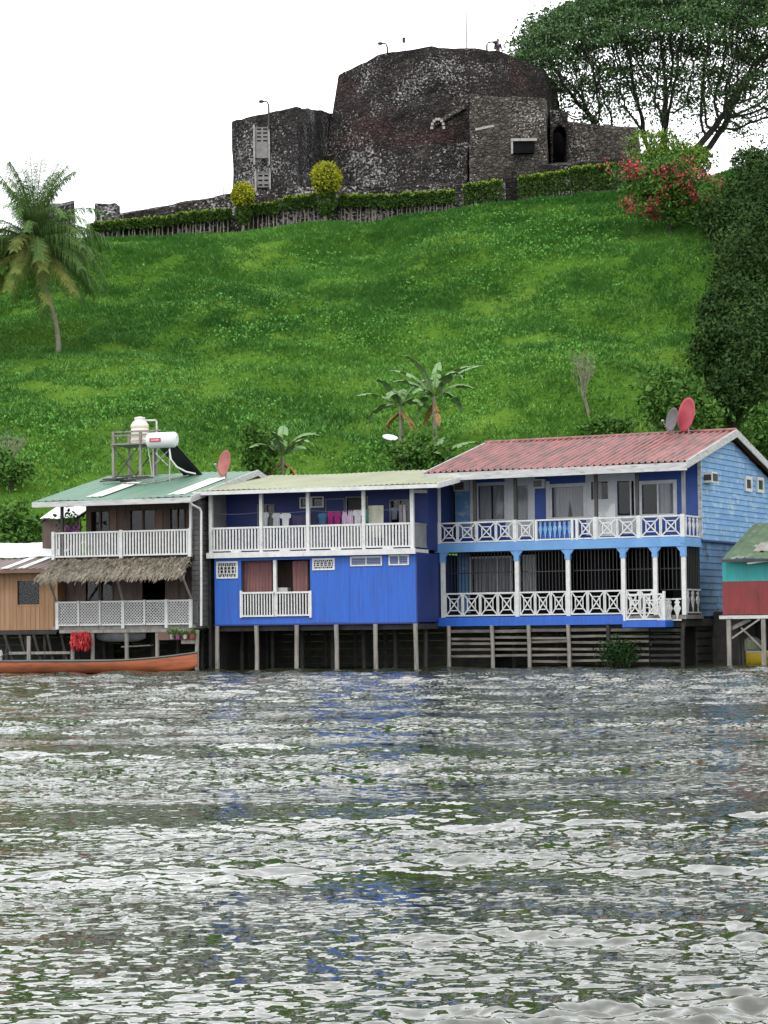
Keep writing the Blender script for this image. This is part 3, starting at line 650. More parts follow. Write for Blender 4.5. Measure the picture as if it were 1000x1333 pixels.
    for c in C1:
        q = math.hypot((c[0]-cx)/a, c[1]/(a*.8)); zc = rim+(top-rim)*math.sqrt(max(0, 1-min(1, q*q)))
        dens = 230 if c[2] > zc-1.7 else 30
        P.append(c+rg.normal(size=(dens,3))*np.array([.7,.7,.2]))
    for c in thin[rg.random(len(thin)) < .16]: P.append(c+rg.normal(size=(14,3))*.35)
    P = np.concatenate(P); V, Fq = leaves(P, .24, .6, rng=rg); npmesh('crown', V, Fq, M['canopy'], r)
    print('rain tree nodes', n_, 'leaves', len(P))
rain_tree()
# golden-green and red-flowered shrubs at the hilltop
bush(872, 250, 120, 78, 'yellow-green bush rising above the red-flowered bush on the hilltop', M['lime_leaf'], 'bush', n_=9000, size=.2, name='bush', Y=150.2)
bush(874, 303, 165, 100, 'bougainvillea bush covered in red blossom on the hilltop right of the hedges', M['mid_leaf'], 'bush', n_=15000, size=.2, name='flowering_bush', flower=420, lumps=12)
T = 'dark trees crowding the right side of the hill'
bush(1012, 330, 170, 150, 'dark tree at the top right of the hill below the umbrella tree', M['dark_leaf'], 'tree', T, 9000, .22, 'dark_tree', seed=1)
bush(1005, 430, 170, 170, 'dark tree on the right edge of the hill, middle of the dark slope', M['dark_leaf'], 'tree', T, 9000, .22, 'dark_tree', seed=2)
bush(970, 400, 90, 110, 'narrower dark tree on the left fringe of the dark slope', M['dark_leaf'], 'tree', T, 5000, .22, 'dark_tree', seed=3)
bush(1010, 540, 150, 170, 'dark tree on the right edge just above the blue gable', M['dark_leaf'], 'tree', T, 8000, .22, 'dark_tree', seed=4)
bush(955, 335, 90, 90, 'dark tree between the red-flowered bush and the dark slope', M['dark_leaf'], 'tree', T, 6500, .22, 'dark_tree', seed=11)
bush(975, 480, 130, 130, 'dark broad tree in the middle of the dark slope', M['dark_leaf'], 'tree', T, 8000, .22, 'dark_tree', seed=12)
bush(938, 450, 70, 80, 'dark low tree on the lower left fringe of the dark slope', M['dark_leaf'], 'tree', T, 4500, .22, 'dark_tree', seed=13)
bush(990, 262, 80, 72, 'dark tree at the ridge right of the yellow-green bush', M['dark_leaf'], 'tree', T, 5500, .22, 'dark_tree', seed=14)
bush(955, 560, 120, 90, 'dark thicket filling the foot of the dark slope behind the blue gable', M['dark_leaf'], 'tree', T, 5000, .22, 'dark_tree', seed=21)
bush(965, 440, 100, 120, 'dark thicket between the dark trees halfway down the dark slope', M['dark_leaf'], 'tree', T, 5000, .22, 'dark_tree', seed=22)
bush(945, 510, 100, 110, 'dark bushy tree behind the two satellite dishes on the red roof', M['dark_leaf'], 'tree', T, 5000, .22, 'dark_tree', seed=5)
bush(1000, 620, 90, 110, 'leafy tree with bright leaves at the right frame edge beside the blue gable', M['mid_leaf'], 'tree', T, 5000, .22, 'dark_tree', seed=6)
bush(885, 590, 150, 118, 'round green shrub right behind the red roof ridge', M['mid_leaf'], 'shrub', None, 7000, .24)
bush(790, 590, 90, 50, 'low green shrub behind the middle of the red roof ridge', M['mid_leaf'], 'shrub', None, 3000, .22)
bush(920, 300, 50, 40, 'small green shrub at the foot of the red-flowered bush', M['mid_leaf'], 'shrub', None, 1500, .2)
bush(335, 640, 60, 95, 'dark green bush behind the green roof ridge', M['mid_leaf'], 'shrub', None, 3000, .22)
bush(545, 640, 110, 75, 'leafy shrub under the banana plants behind the yellow-green roof', M['mid_leaf'], 'shrub', None, 4000, .24)
bush(25, 725, 110, 70, 'dark undergrowth bush above the white roof at the left edge', M['mid_leaf'], 'shrub', None, 4000, .22)
bush(15, 640, 60, 50, 'brownish scrubby bush on the slope at the left edge', M['mid_leaf'], 'shrub', None, 1800, .2)
# bare twiggy sapling
def twigs(px, py, hpx, label, nm='bare_sapling'):
    g = ground_hit(px, py); s = g.y/FPX; r = empty(nm, g, 0, label, 'sapling'); mb = MB(); rg = random.Random(int(px))
    def br(p, d, L_, rad, k):
        q = p+d*L_; mb.tube([p, (p+q)/2+Vector((rg.uniform(-.05,.05),)*3), q], [rad, rad*.8, rad*.6], 4)
        if k > 0:
            for i in range(2 if k < 3 else 3):
                br(q, (d+Vector((rg.uniform(-.5,.5), rg.uniform(-.5,.5), rg.uniform(-.1,.3)))).normalized(), L_*rg.uniform(.6,.85), rad*.62, k-1)
    for i in range(3): br(Vector((0,0,-.1)), Vector((rg.uniform(-.35,.35), rg.uniform(-.3,.3), 1)).normalized(), hpx*s*.3, .045, 4)
    mb.build('branches', M['bark_pale'], r)
twigs(768, 545, 100, 'bare pale twiggy sapling above the red roof'); twigs(8, 620, 70, 'bare pale twiggy sapling at the left edge above the white roof')
# coconut palms
def frond(mb, base, az, el0, droop, Lf, nleaf=64, leafL=.75, rg=random, hang=.8):
    p = Vector(base); el = el0; pts = [p.copy()]; n_ = 12
    for i in range(n_):
        d = Vector((math.cos(az)*math.cos(el), math.sin(az)*math.cos(el), math.sin(el))); p = p+d*Lf/n_; pts.append(p.copy()); el -= droop/n_*(.5+1.2*i/n_)
    V = []; Fq = []
    mb[1].tube(pts, [.035*(1-i/(n_+2)) +.006 for i in range(n_+1)], 5)
    for k in range(nleaf):
        t = .1+.9*k/nleaf; f = t*n_; i = min(int(f), n_-1); q = pts[i].lerp(pts[i+1], f-i); d = (pts[i+1]-pts[i]).normalized()
        side = d.cross(Vector((0,0,1))); side = side.normalized() if side.length > .05 else Vector((math.sin(az), -math.cos(az), 0))
        ll = leafL*(.55+.45*math.sin(math.pi*min(1, t*.9+.12)))*rg.uniform(.6,1.15)
        for sg in (-1, 1):
            o = (side*sg*.75+d*.55+Vector((0,0,-.15))).normalized(); e = (side*sg*rg.uniform(.1,.4)+d*rg.uniform(.2,.5)+Vector((0,0,-hang*rg.uniform(.7,1.3)))).normalized()
            a_ = q; b_ = q+o*ll*.45; c_ = b_+e*ll*.6; w = d*rg.uniform(.013,.023)
            mb[0].add([a_-w, a_+w, b_+w*1.1, b_-w*1.1], [(0,1,2,3)]); mb[0].add([b_-w*1.1, b_+w*1.1, c_], [(0,1,2)])
def palm(px, py, cxp, cyp, label, sc=1, nf=26, seed=3):
    rg = random.Random(seed); g = ground_hit(px, py); r = empty('coconut_palm', g, 0, label, 'palm tree', 'coconut palms on the hill')
    t = at_y(cxp, cyp, g.y)-g
    mb = MB(); pts = [Vector((0,0,-.3))]+[Vector((t.x*(k/10)**1.3+.12*math.sin(k*.6), 0, t.z*k/10)) for k in range(1, 11)]
    mb.tube(pts, [.17,.14]+[.12-.003*k for k in range(9)], 9); mb.build('trunk', M['bark_pale'], r, True)
    top = pts[-1]
    G = (MB(), MB()); O = (MB(), MB())
    for k in range(nf):
        az = k*2.399+rg.uniform(-.2,.2); f = k/nf
        if f < .2: frond(G, top, az, R(rg.uniform(70,88)), R(rg.uniform(20,60)), 3.1*sc, leafL=.7*sc, rg=rg)
        elif f < .5: frond(G, top, az, R(rg.uniform(30,60)), R(rg.uniform(90,140)), 3.1*sc, leafL=.85*sc, rg=rg)
        elif f < .78: frond(G if rg.random() < .6 else O, top, az, R(rg.uniform(-5,18)), R(rg.uniform(60,90)), 3.0*sc, leafL=1.0*sc, rg=rg)
        else: frond(O if rg.random() < .55 else G, top, az, R(rg.uniform(-45,-15)), R(rg.uniform(25,45)), 3.0*sc, leafL=.95*sc, rg=rg)
    G[0].build('fronds', M['palm_leaf'], r); G[1].build('frond_stalks', M['lime_leaf'], r); O[0].build('old_fronds', M['palm_old'], r); O[1].build('old_frond_stalks', M['palm_old'], r)
    mb = MB()
    for k in range(9):
        a_ = rg.uniform(0, 6.28); mb.lathe(top+Vector((math.cos(a_)*.24, math.sin(a_)*.2-.55, rg.uniform(-.45,.1))), [(.02,-.19),(.12,-.12),(.16,0),(.11,.12),(.01,.17)], 8)
    mb.build('coconuts', mat('orange_coconuts', (.45,.16,.03), (.3,.12,.03), 4, .6), r, True)
palm(76, 462, 46, 318, 'whole coconut palm with drooping yellow-tipped fronds and orange nuts on the left slope', 1.55, 76, 3)
palm(-45, 470, -35, 330, 'coconut palm cut by the left frame edge, only its frond tips in view', .95, 20, 8)
# banana plants
def banana_leaf(mb, st, base, az, el, droop, Lf, wid=.22, rg=random):
    p = Vector(base); pts = [p.copy()]; n_ = 9; dirs = []
    for i in range(n_):
        d = Vector((math.cos(az)*math.cos(el), math.sin(az)*math.cos(el), math.sin(el))); dirs.append(d); p = p+d*Lf/n_; pts.append(p.copy()); el -= droop/n_*(.4+1.4*i/n_)
    st.tube(pts, [.03*(1-i/(n_+1))+.006 for i in range(n_+1)], 5)
    for i in range(1, n_):
        t0, t1 = i/n_, (i+1)/n_; w0 = wid*math.sin(math.pi*min(1, t0*.95+.03))**.6; w1 = wid*math.sin(math.pi*min(.99, t1*.95+.03))**.6
        side = dirs[i].cross(Vector((0,0,1))).normalized()
        for sg in (-1, 1):
            if rg.random() < .12: continue
            dr = Vector((0,0,-rg.uniform(.25,.75)))
            mb.add([pts[i], pts[i+1], pts[i+1]+(side*sg+dr)*w1-dirs[i]*.03, pts[i]+(side*sg+dr)*w0], [(0,1,2,3)])
def banana(px, py, hpx, label, n_=8, dead=2, seed=0, Lf=1.7):
    rg = random.Random(seed); g = ground_hit(px, py); s = g.y/FPX; h = hpx*s
    r = empty('banana_plant', g, 0, label, 'banana plant', 'banana plants behind the houses')
    mb = MB(); mb.tube([(0,0,-.3),(.03,0,h*.5),(0,0,h)], [.13,.11,.07], 8); mb.build('stem', M['bark_pale'], r, True)
    a_, st, dd, ds = MB(), MB(), MB(), MB()
    for k in range(n_): banana_leaf(a_, st, (0,0,h-.05), k*2.4+seed, R(rg.uniform(15,75)), R(rg.uniform(50,120)), Lf*rg.uniform(.8,1.15), .25, rg)
    for k in range(dead): banana_leaf(dd, ds, (0,0,h-.3), k*2.9+seed+1, R(-30), R(60), Lf*.6, .16, rg)
    a_.build('leaves', M['banana'], r); st.build('leaf_ribs', M['lime_leaf'], r)
    dd.build('dead_leaves', M['dry'], r); ds.build('dead_ribs', M['dry'], r)
banana(566, 600, 85, 'tall banana plant with a yellow dead leaf left of the red roof', 11, 3, 1, 2.9)
banana(522, 600, 72, 'second banana plant with a bare brown stem, left of the tallest one', 9, 4, 2, 2.3)
banana(560, 628, 22, 'young banana plant low behind the left corner of the red roof', 7, 1, 4, 2.6)
banana(368, 635, 42, 'ragged banana plant behind the yellow-green roof near the green roof', 9, 6, 6, 2.4)
# white dish-like sheet on the slope
g = ground_hit(508, 580); mb = MB(); mb.lathe((0,0,0), [(.05,-.05),(.3,-.02),(.4,.06),(.37,.07),(.05,.02)], 14); o = mb.build('basin', M['white_roof'], None, True); o.location = g+Vector((0,0,.35)); o.rotation_euler = (R(25), R(10), 0)
tag(o, 'upturned white basin caught in the weeds below the banana plants', 'basin')
# ============================================================ HOUSES
class House:
    def __init__(s, px, Y, th, name, label, cat='house'):
        p = at_y(px, 817, Y); s.o = Vector((p.x, p.y, 0)); s.th = R(th)
        s.ex = Vector((math.cos(s.th), -math.sin(s.th), 0)); s.ey = Vector((math.sin(s.th), math.cos(s.th), 0))
        s.r = empty(name, s.o, -s.th, label, cat)
    def p(s, px, py, w=0.0):
        d = ray(px, py); t = ((s.o-ORG).dot(s.ey)+w)/d.dot(s.ey); q = ORG+d*t-s.o
        return q.dot(s.ex), q.z
    def u(s, px, py, w=0.0): return s.p(px, py, w)[0]
    def z(s, px, py, w=0.0): return s.p(px, py, w)[1]
    def ps(s, px, py, U):     # side plane local x = U -> (w, z)
        d = ray(px, py); t = ((s.o-ORG).dot(s.ex)+U)/d.dot(s.ex); q = ORG+d*t-s.o
        return q.dot(s.ey), q.z
    def rect(s, x0, y0, x1, y1, w=0.0):
        xm, ym = (x0+x1)/2, (y0+y1)/2
        return s.u(x0, ym, w), s.u(x1, ym, w), s.z(xm, y1, w), s.z(xm, y0, w)
    def world(s, u, w, z): return s.o+s.ex*u+s.ey*w+Vector((0,0,z))
def wall_holes(mb, u0, u1, z0, z1, w0, w1, holes):
    us = sorted({u0, u1, *[min(max(h[i], u0), u1) for h in holes for i in (0, 1)]}); zs = sorted({z0, z1, *[min(max(h[i], z0), z1) for h in holes for i in (2, 3)]})
    for i in range(len(us)-1):
        run = None
        for j in range(len(zs)-1):
            cu, cz = (us[i]+us[i+1])/2, (zs[j]+zs[j+1])/2
            inside = any(h[0] < cu < h[1] and h[2] < cz < h[3] for h in holes)
            if not inside:
                if run is None: run = zs[j]
            if (inside or j == len(zs)-2) and run is not None:
                mb.box(us[i], us[i+1], w0, w1, run, zs[j] if inside else zs[j+1]); run = None
def clapboard_u(mb, u0, u1, w, z0, z1, bh=.2, holes=()):      # boards facing -y
    z = z0
    while z < z1-.01:
        t = min(z+bh, z1); segs_ = [(u0, u1)]
        for h in holes:
            if h[2] < (z+t)/2 < h[3]:
                segs_ = [q for a, c in segs_ for q in ((a, min(c, h[0])), (max(a, h[1]), c)) if q[1]-q[0] > .02]
        for a, c in segs_: mb.hexa([(a,w-.035,z),(c,w-.035,z),(c,w,z),(a,w,z),(a,w-.008,t-.004),(c,w-.008,t-.004),(c,w,t-.004),(a,w,t-.004)])
        z += bh
def clapboard_w(mb, u, z0, z1, lim, bh=.2, rg=random.Random(4)):    # boards facing +x, width from lim(z)
    z = z0
    while z < z1-.01:
        t = min(z+bh, z1); a, c = lim(z); a2, c2 = lim(t); o = rg.uniform(0,.006)
        if c-a > .05: mb.hexa([(u+.035+o,a,z),(u+.035+o,c,z),(u,c,z),(u,a,z),(u+.008,a2,t-.004),(u+.008,c2,t-.004),(u,c2,t-.004),(u,a2,t-.004)])
        z += bh
def corr(mb, u0, u1, wA, zA, wB, zB, rib=.22, amp=.028, th=.015, u0b=None, u1b=None, sag=.02):
    """ribbed sheet from eave (wA,zA) to ridge (wB,zB) with ribs running up the slope"""
    u0b = u0 if u0b is None else u0b; u1b = u1 if u1b is None else u1b
    prof = []; u = 0; Lw = u1-u0
    k = max(2, int(Lw/rib))
    for i in range(k):
        for f, a in ((0,0),(.55,0),(.68,1),(.86,1)): prof.append(((i+f)/k, a*amp))
    prof.append((1, 0)); n_ = len(prof); rows = 5; b = len(mb.v)
    for layer in (0, 1):
        for j in range(rows):
            t = j/(rows-1)
            for f, a in prof:
                x = (u0+(u1-u0)*f)*(1-t)+(u0b+(u1b-u0b)*f)*t; sg = sag*math.sin(f*9.3+t*2.1)
                mb.v.append((x, wA+(wB-wA)*t, zA+(zB-zA)*t+a+sg-(th if layer else 0)))
    for j in range(rows-1):
        for i in range(n_-1):
            q = b+j*n_+i; mb.f.append((q, q+1, q+n_+1, q+n_)); q += rows*n_; mb.f.append((q, q+n_, q+n_+1, q+1))
    for i in range(n_-1):
        q = b+i; mb.f.append((q, q+rows*n_, q+rows*n_+1, q+1)); q = b+(rows-1)*n_+i; mb.f.append((q, q+1, q+rows*n_+1, q+rows*n_))
    for j in range(rows-1):
        q = b+j*n_; mb.f.append((q, q+n_, q+rows*n_+n_, q+rows*n_)); q = b+j*n_+n_-1; mb.f.append((q, q+rows*n_, q+rows*n_+n_, q+n_))
def rail_bal(H, name, x0, x1, yt, yb, w, n_, m=None, bw=.045, mid=None, foot=None, top=.07):
    """yt,yb px tops/bottoms at the bay's middle; n_ balusters"""
    u0, u1, z0, z1 = H.rect(x0, yt, x1, yb, w); mb = MB()
    mb.box(u0, u1, w-.045, w+.045, z1-top, z1); mb.box(u0, u1, w-.03, w+.03, z0, z0+.06)
    for i in range(n_):
        u = u0+(i+.5)/n_*(u1-u0); d = random.uniform(-.004, .004); mb.box(u-bw/2+d, u+bw/2+d, w-.02, w+.02, z0+.06, z1-top)
    return mb.build(name, m or M['white'], H.r)
def xpanel(mb, u0, u1, z0, z1, w, t=.04, rot=None):
    """X-braced railing panel with an inner square; w plane, faces -y"""
    mb.box(u0, u1, w-.03, w+.03, z1-.055, z1); mb.box(u0, u1, w-.03, w+.03, z0, z0+.05); mb.box(u0, u0+.04, w-.028, w+.028, z0+.05, z1-.055); mb.box(u1-.04, u1, w-.028, w+.028, z0+.05, z1-.055)
    a, c, d, e = u0+.04, u1-.04, z0+.05, z1-.055
    mb.beam((a,w-.004,d),(c,w-.004,e),t,.03,(0,1,0)); mb.beam((a,w+.004,e),(c,w+.004,d),t,.03,(0,1,0))
    p, q, r_, s_ = a+(c-a)*.24, c-(c-a)*.24, d+(e-d)*.22, e-(e-d)*.22
    for A_, B_ in (((p,r_),(q,r_)),((p,s_),(q,s_)),((p,r_),(p,s_)),((q,r_),(q,s_))):
        mb.beam((A_[0],w-.013,A_[1]),(B_[0],w-.013,B_[1]),t*.9,.02,(0,1,0))
def flat_bal(mb, u, w, z0, z1, wd=.13, along='x'):
    """fretwork baluster: narrow foot, wide body, knob"""
    h = z1-z0; pr = [(.18,0),(.2,.1),(.5,.35),(1,.55),(.6,.72),(.35,.76),(.75,.86),(.3,.97),(.25,1)]
    pts = [(+wd/2*a, z0+h*b) for a, b in pr]+[(-wd/2*a, z0+h*b) for a, b in reversed(pr)]
    if along == 'x': mb.prism([(u+a, z) for a, z in pts], w-.02, w+.02)
    else: mb.prismx([(w+a, z) for a, z in pts], u-.02, u+.02)
def posts(H, xs_, yt, yb, w, wd, m, name='post', dp=None):
    for x in xs_:
        u = H.u(x, (yt+yb)/2, w); z1 = H.z(x, yt, w); z0 = H.z(x, yb, w); mb = MB(); mb.box(u-wd/2, u+wd/2, w-wd/2, w+wd/2, z0, z1); mb.build(name, m, H.r)
def pile(H, u, w, z1, rad=.09, m=None, z0=-1.2, name='piling'):
    mb = MB(); a = random.uniform(-.05,.05); mb.tube([(u+a, w, z0), (u+a*.5+random.uniform(-.02,.02), w, z1*.5), (u, w, z1)], [rad*1.05, rad*.95, rad], 8)
    return mb.build(name, m or M['wood_dark'], H.r)
def window(H, u0, u1, z0, z1, w, fm, fr=.07, mull=(), trans=(), curtain=None, name='window', glass='glass', out=.035):
    mb = MB(); y0, y1 = w-out, w+.06
    mb.box(u0-fr, u1+fr, y0, y1, z1, z1+fr); mb.box(u0-fr, u1+fr, y0, y1, z0-fr, z0); mb.box(u0-fr, u0, y0, y1, z0, z1); mb.box(u1, u1+fr, y0, y1, z0, z1)
    for f in mull: u = u0+(u1-u0)*f; mb.box(u-.025, u+.025, w-.01, w+.05, z0, z1)
    for f in trans: z = z0+(z1-z0)*f; mb.box(u0, u1, w-.006, w+.046, z-.02, z+.02)
    o = mb.build(name, fm, H.r)
    if glass: q = MB(); q.box(u0, u1, w+.052, w+.058, z0, z1); q.build('pane', M[glass], o)
    if curtain:
        for (f0, f1, cm, drape) in curtain:
            c_ = MB(); k = 14; a, b_ = u0+(u1-u0)*f0, u0+(u1-u0)*f1; pts = []
            vs = []; 
            for i in range(k+1):
                t = i/k; x = a+(b_-a)*t; yy = w+.14+.03*math.sin(t*k*1.9)
                lo = (f0 if drape >= 0 else f1); xb = x+drape*(z1-z0)*((1-t) if drape < 0 else t)*-.25
                vs += [(x, yy, z1), (xb, yy+.01, z0), (x, yy+.012, z1), (xb, yy+.022, z0)]
            c_.add(vs, [(4*i, 4*i+1, 4*i+5, 4*i+4) for i in range(k)]+[(4*i+2, 4*i+6, 4*i+7, 4*i+3) for i in range(k)]+[(4*i, 4*i+4, 4*i+6, 4*i+2) for i in range(k)])
            c_.build('curtain', cm, o)
    return o
def grille(H, u0, u1, z0, z1, w, step, m, nz_=1, parent=None, name='grille', rb=.012):
    mb = MB(); k = max(2, int((u1-u0)/step))
    for i in range(k+1): u = u0+(u1-u0)*i/k; mb.box(u-rb, u+rb, w-rb, w+rb, z0, z1)
    for j in range(nz_+2): z = z0+(z1-z0)*j/(nz_+1); mb.box(u0, u1, w-rb-.014, w-rb-.001, z-.015, z+.015)
    return mb.build(name, m, parent or H.r)
def lattice(mb, u0, u1, z0, z1, w, step=.13, t=.028):
    def clip(sl, c):   # z = sl*(u) + c within rect
        pts = []
        for u in (u0, u1):
            z = sl*u+c
            if z0 <= z <= z1: pts.append((u, z))
        for z in (z0, z1):
            u = (z-c)/sl
            if u0 < u < u1: pts.append((u, z))
        return pts
    for sl, dy in ((1, -.006), (-1, .006)):
        lo, hi = (z0-sl*u1, z1-sl*u0) if sl > 0 else (z0+u0, z1+u1)
        c = lo+step/2
        while c < hi:
            p = clip(sl, c)
            if len(p) >= 2 and abs(p[0][0]-p[1][0]) > .01: mb.beam((p[0][0],w+dy,p[0][1]),(p[1][0],w+dy,p[1][1]),t,.012,(0,1,0))
            c += step*1.414
def shell(H, u0, u1, w0, w1, z0, z1, m, name='interior', t=.1):
    """floor, back wall, sides and ceiling of a storey behind its front wall"""
    mb = MB(); mb.box(u0, u1, w1-t, w1, z0, z1); mb.box(u0, u0+t, w0, w1-t, z0, z1); mb.box(u1-t, u1, w0, w1-t, z0, z1); mb.box(u0+t, u1-t, w0, w1-t, z0, z0+t); mb.box(u0+t, u1-t, w0, w1-t, z1-t, z1)
    return mb.build(name, m, H.r)
def aircon(H, x0, y0, x1, y1, w, frame, dep=.3):
    u0, u1, z0, z1 = H.rect(x0, y0, x1, y1, w); mb = MB(); mb.box(u0, u1, w-dep, w+.2, z0, z1); o = mb.build('air_conditioner', frame, H.r)
    q = MB(); q.box(u0+.05, u1-.09, w-dep-.012, w-dep, z0+.06, z1-.06); q.build('grille', M['post_dark'], o)
    q = MB()
    for k in range(5): z = z0+.09+(z1-z0-.18)*k/4; q.box(u0+.05, u1-.09, w-dep-.02, w-dep-.012, z-.008, z+.008)
    q.build('louvre', M['metal'], o); return o

# ------------------------------------------------------------ house with the red roof
H3 = House(575, 84.6, 27, 'stilt_house', 'two-storey pale blue house with faded red ribbed roof and white X-braced balconies')
H = H3
Uf = H.u(889.5, 700); WF = H.ps(911, 700, Uf)[0]; UL = H.u(571, 700)-.02
zdk2 = H.z(740, 702)     # upper deck floor
zrail2t, zrail2b = H.z(740, 675), H.z(740, 702.5)
zbt, zbb = H.z(740, 703.5), H.z(740, 715)   # light blue beam
zr1t, zr1b = H.z(700, 770), H.z(700, 801); zf1t, zf1b = H.z(700, 803), H.z(700, 814)
print('H3 Uf', Uf, 'WF', WF, 'UL', UL, 'zdk2', zdk2, 'rail', zrail2t-zrail2b, 'beam', zbt, zbb, 'r1', zr1t, zr1b, zf1t, zf1b)
# roof
we = -.55; ue0 = H.u(552, 618, we); ue1 = H.u(893.5, 606, we); zeave = H.z(723, 608.5, we); 
wr, zr = H.ps(958.5, 561.5, ue1); wr2, zr2 = H.ps(625, 575, ue0); print('ridge', wr, zr, wr2, zr2, 'eave', zeave, ue0, ue1)
zr = (zr+zr2)/2; wbk = 2*wr-we
roof = MB(); corr(roof, ue0, ue1, we, zeave, wr, zr, .24, .055); roof = roof.build('roof', M['red_roof'], H.r)
mb = MB(); corr(mb, ue0, ue1, wbk, zeave, wr, zr, .24, .035); mb.build('roof_back', M['red_roof'], H.r)
mb = MB(); mb.tube([(ue0-.02, wr, zr+.03), (ue1+.02, wr, zr+.03)], .07, 8); mb.build('ridge_cap', M['red_roof'], roof)
zfb = H.z(723, 619.5, we)
mb = MB(); mb.box(ue0-.03, ue1+.03, we-.04, we, zfb, zeave-.02); mb.build('fascia', M['fascia'], H.r)
for uu in (ue1, ue0):
    mb = MB(); s_ = 1 if uu == ue1 else -1
    for (a, b_) in (((we, zeave), (wr, zr)), ((wr, zr), (wbk, zeave))):
        mb.add([(uu, a[0], a[1]-.24), (uu+.05*s_, a[0], a[1]-.24), (uu+.05*s_, a[0], a[1]+.04), (uu, a[0], a[1]+.04), (uu, b_[0], b_[1]-.24), (uu+.05*s_, b_[0], b_[1]-.24), (uu+.05*s_, b_[0], b_[1]+.04), (uu, b_[0], b_[1]+.04)],
               [(0,1,2,3),(7,6,5,4),(0,4,5,1),(1,5,6,2),(2,6,7,3),(3,7,4,0)])
    mb.build('bargeboard', M['fascia'], H.r)
# soffit under the front overhang
def zroof(w): return zeave+(zr-zeave)*(w-we)/(wr-we) if w < wr else zeave+(zr-zeave)*(wbk-w)/(wbk-wr)
mb = MB(); mb.hexa([(ue0,we+.02,zeave-.16),(ue1-.06,we+.02,zeave-.16),(ue1-.06,WF-.05,zroof(WF)-.16),(ue0,WF-.05,zroof(WF)-.16),(ue0,we+.02,zeave-.12),(ue1-.06,we+.02,zeave-.12),(ue1-.06,WF-.05,zroof(WF)-.12),(ue0,WF-.05,zroof(WF)-.12)]); mb.build('soffit', M['royal'], H.r)
WB = wbk-.5
# upper front wall, royal blue boards, with openings
hu = {}
def R3(x0, y0, x1, y1): return H.rect(x0, y0, x1, y1, WF)
wA = R3(623, 632, 657, 676); wB = R3(719, 634, 760, 673); wC = R3(770, 627, 792, 650); wD = R3(804, 626, 826, 671); wE = R3(836, 630, 877, 669); dA = R3(574, 645, 590, 698); wG = R3(672, 632, 688, 680)
zt_ = zroof(WF)-.2
mb = MB(); wall_holes(mb, UL, Uf, zdk2-.05, zt_, WF, WF+.12, [wA, wB, wC, wD, wE, dA, wG]); mb.build('front_wall', M['royal'], H.r)
# pale panels laid on the wall
def panel(x0, y0, x1, y1, m, holes=(), nm='wall_panel', out=.012):
    u0, u1, z0, z1 = R3(x0, y0, x1, y1); mb = MB(); wall_holes(mb, u0, u1, z0, z1, WF-out, WF-.001, holes); return mb.build(nm, m, H.r)
panel(658, 622, 697, 699, M['panel'], [wG]); panel(763, 617, 829, 696, M['panel'], [wC, wD]); 
u0, u1, z0, z1 = R3(593, 621, 613, 699); mb = MB(); clapboard_u(mb, u0, u1, WF-.001, z0, z1, .13); mb.build('siding', M['sky_blue'], H.r)
for x in (614.5, 619): u0, u1, z0, z1 = R3(x-1.7, 620, x+1.7, 699); mb = MB(); mb.box(u0, u1, WF-.05, WF-.002, z0, z1); mb.build('wall_trim', M['white'] if x < 617 else M['panel'], H.r)
C = M['curtain']; W_ = M['white']
window(H, *wA, WF, W_, .12, curtain=[(0, .42, C, .0), (.5, 1, C, .6)]); window(H, *wG, WF, M['panel'], .05, curtain=[(0, 1, M['curtain'], 0)])
window(H, *wB, WF, W_, .13, curtain=[(0, .55, C, .5), (.45, 1, C, -.7)]); window(H, *wC, WF, M['panel'], .06, curtain=[(0,.5,C,0)]); window(H, *wD, WF, W_, .06, mull=(.78,))
window(H, *wE, WF, W_, .13, mull=(.5,), curtain=[(.48, 1, C, 0)]); 
mb = MB(); u0, u1, z0, z1 = dA; mb.box(u0+.02, u1-.02, WF+.03, WF+.07, z0, z1-.02); d = mb.build('door', M['brown_wall'], H.r)
mb = MB(); 
for k in range(9): z = z0+.15+(z1-z0-.3)*k/8; mb.box(u0+.1, u1-.1, WF+.015, WF+.03, z, z+.03)
mb.build('louvre', M['post_dark'], d)
u0, u1, z0, z1 = R3(697, 641, 712, 699); mb = MB(); mb.box(u0, u1, WF-.04, WF-.002, z0, z1); d = mb.build('door', M['royal'], H.r)
for a_, b_ in ((u0-.09, u0), (u1, u1+.13)): q = MB(); q.box(a_, b_, WF-.055, WF-.002, z0, z1+.4); q.build('door_frame', M['panel'], d)
aircon(H, 595, 626, 611, 640, WF, W_); aircon(H, 696, 624, 711, 636, WF, M['panel'], .2)
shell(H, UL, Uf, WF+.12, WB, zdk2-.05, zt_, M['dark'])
# carved bench back / headboard seen in front of the panel
u0, u1, z0, z1 = H.rect(779, 655, 802, 698, .75)
mb = MB(); mb.prism([(u0,z0),(u1,z0),(u1,z1),(u1-.15,z1-.05),(u1-.3,z1-.3),(u0,z1-.3)], .7, .76); b3 = mb.build('cupboard', M['panel'], None); b3.location = H.o; b3.rotation_euler = (0,0,-H.th); tag(b3, 'pale grey carved screen standing on the upper blue balcony', 'screen')
b3.name = 'carved_screen'
q = MB(); lattice(q, u0+.02, u0+.3, z0+.4, z1-.32, .69, .1, .02); q.build('fretwork', M['white'], b3)
# side wall (gable)
zs0 = H.ps(911, 701, Uf)[1]
mb = MB()
def lim(z):
    if z <= zeave-.1: return (WF, WB)
    t = (z-(zeave-.1))/(zr-zeave); return (max(WF, we+t*(wr-we)+.25), min(WB, wbk-t*(wbk-we)/2-.25))
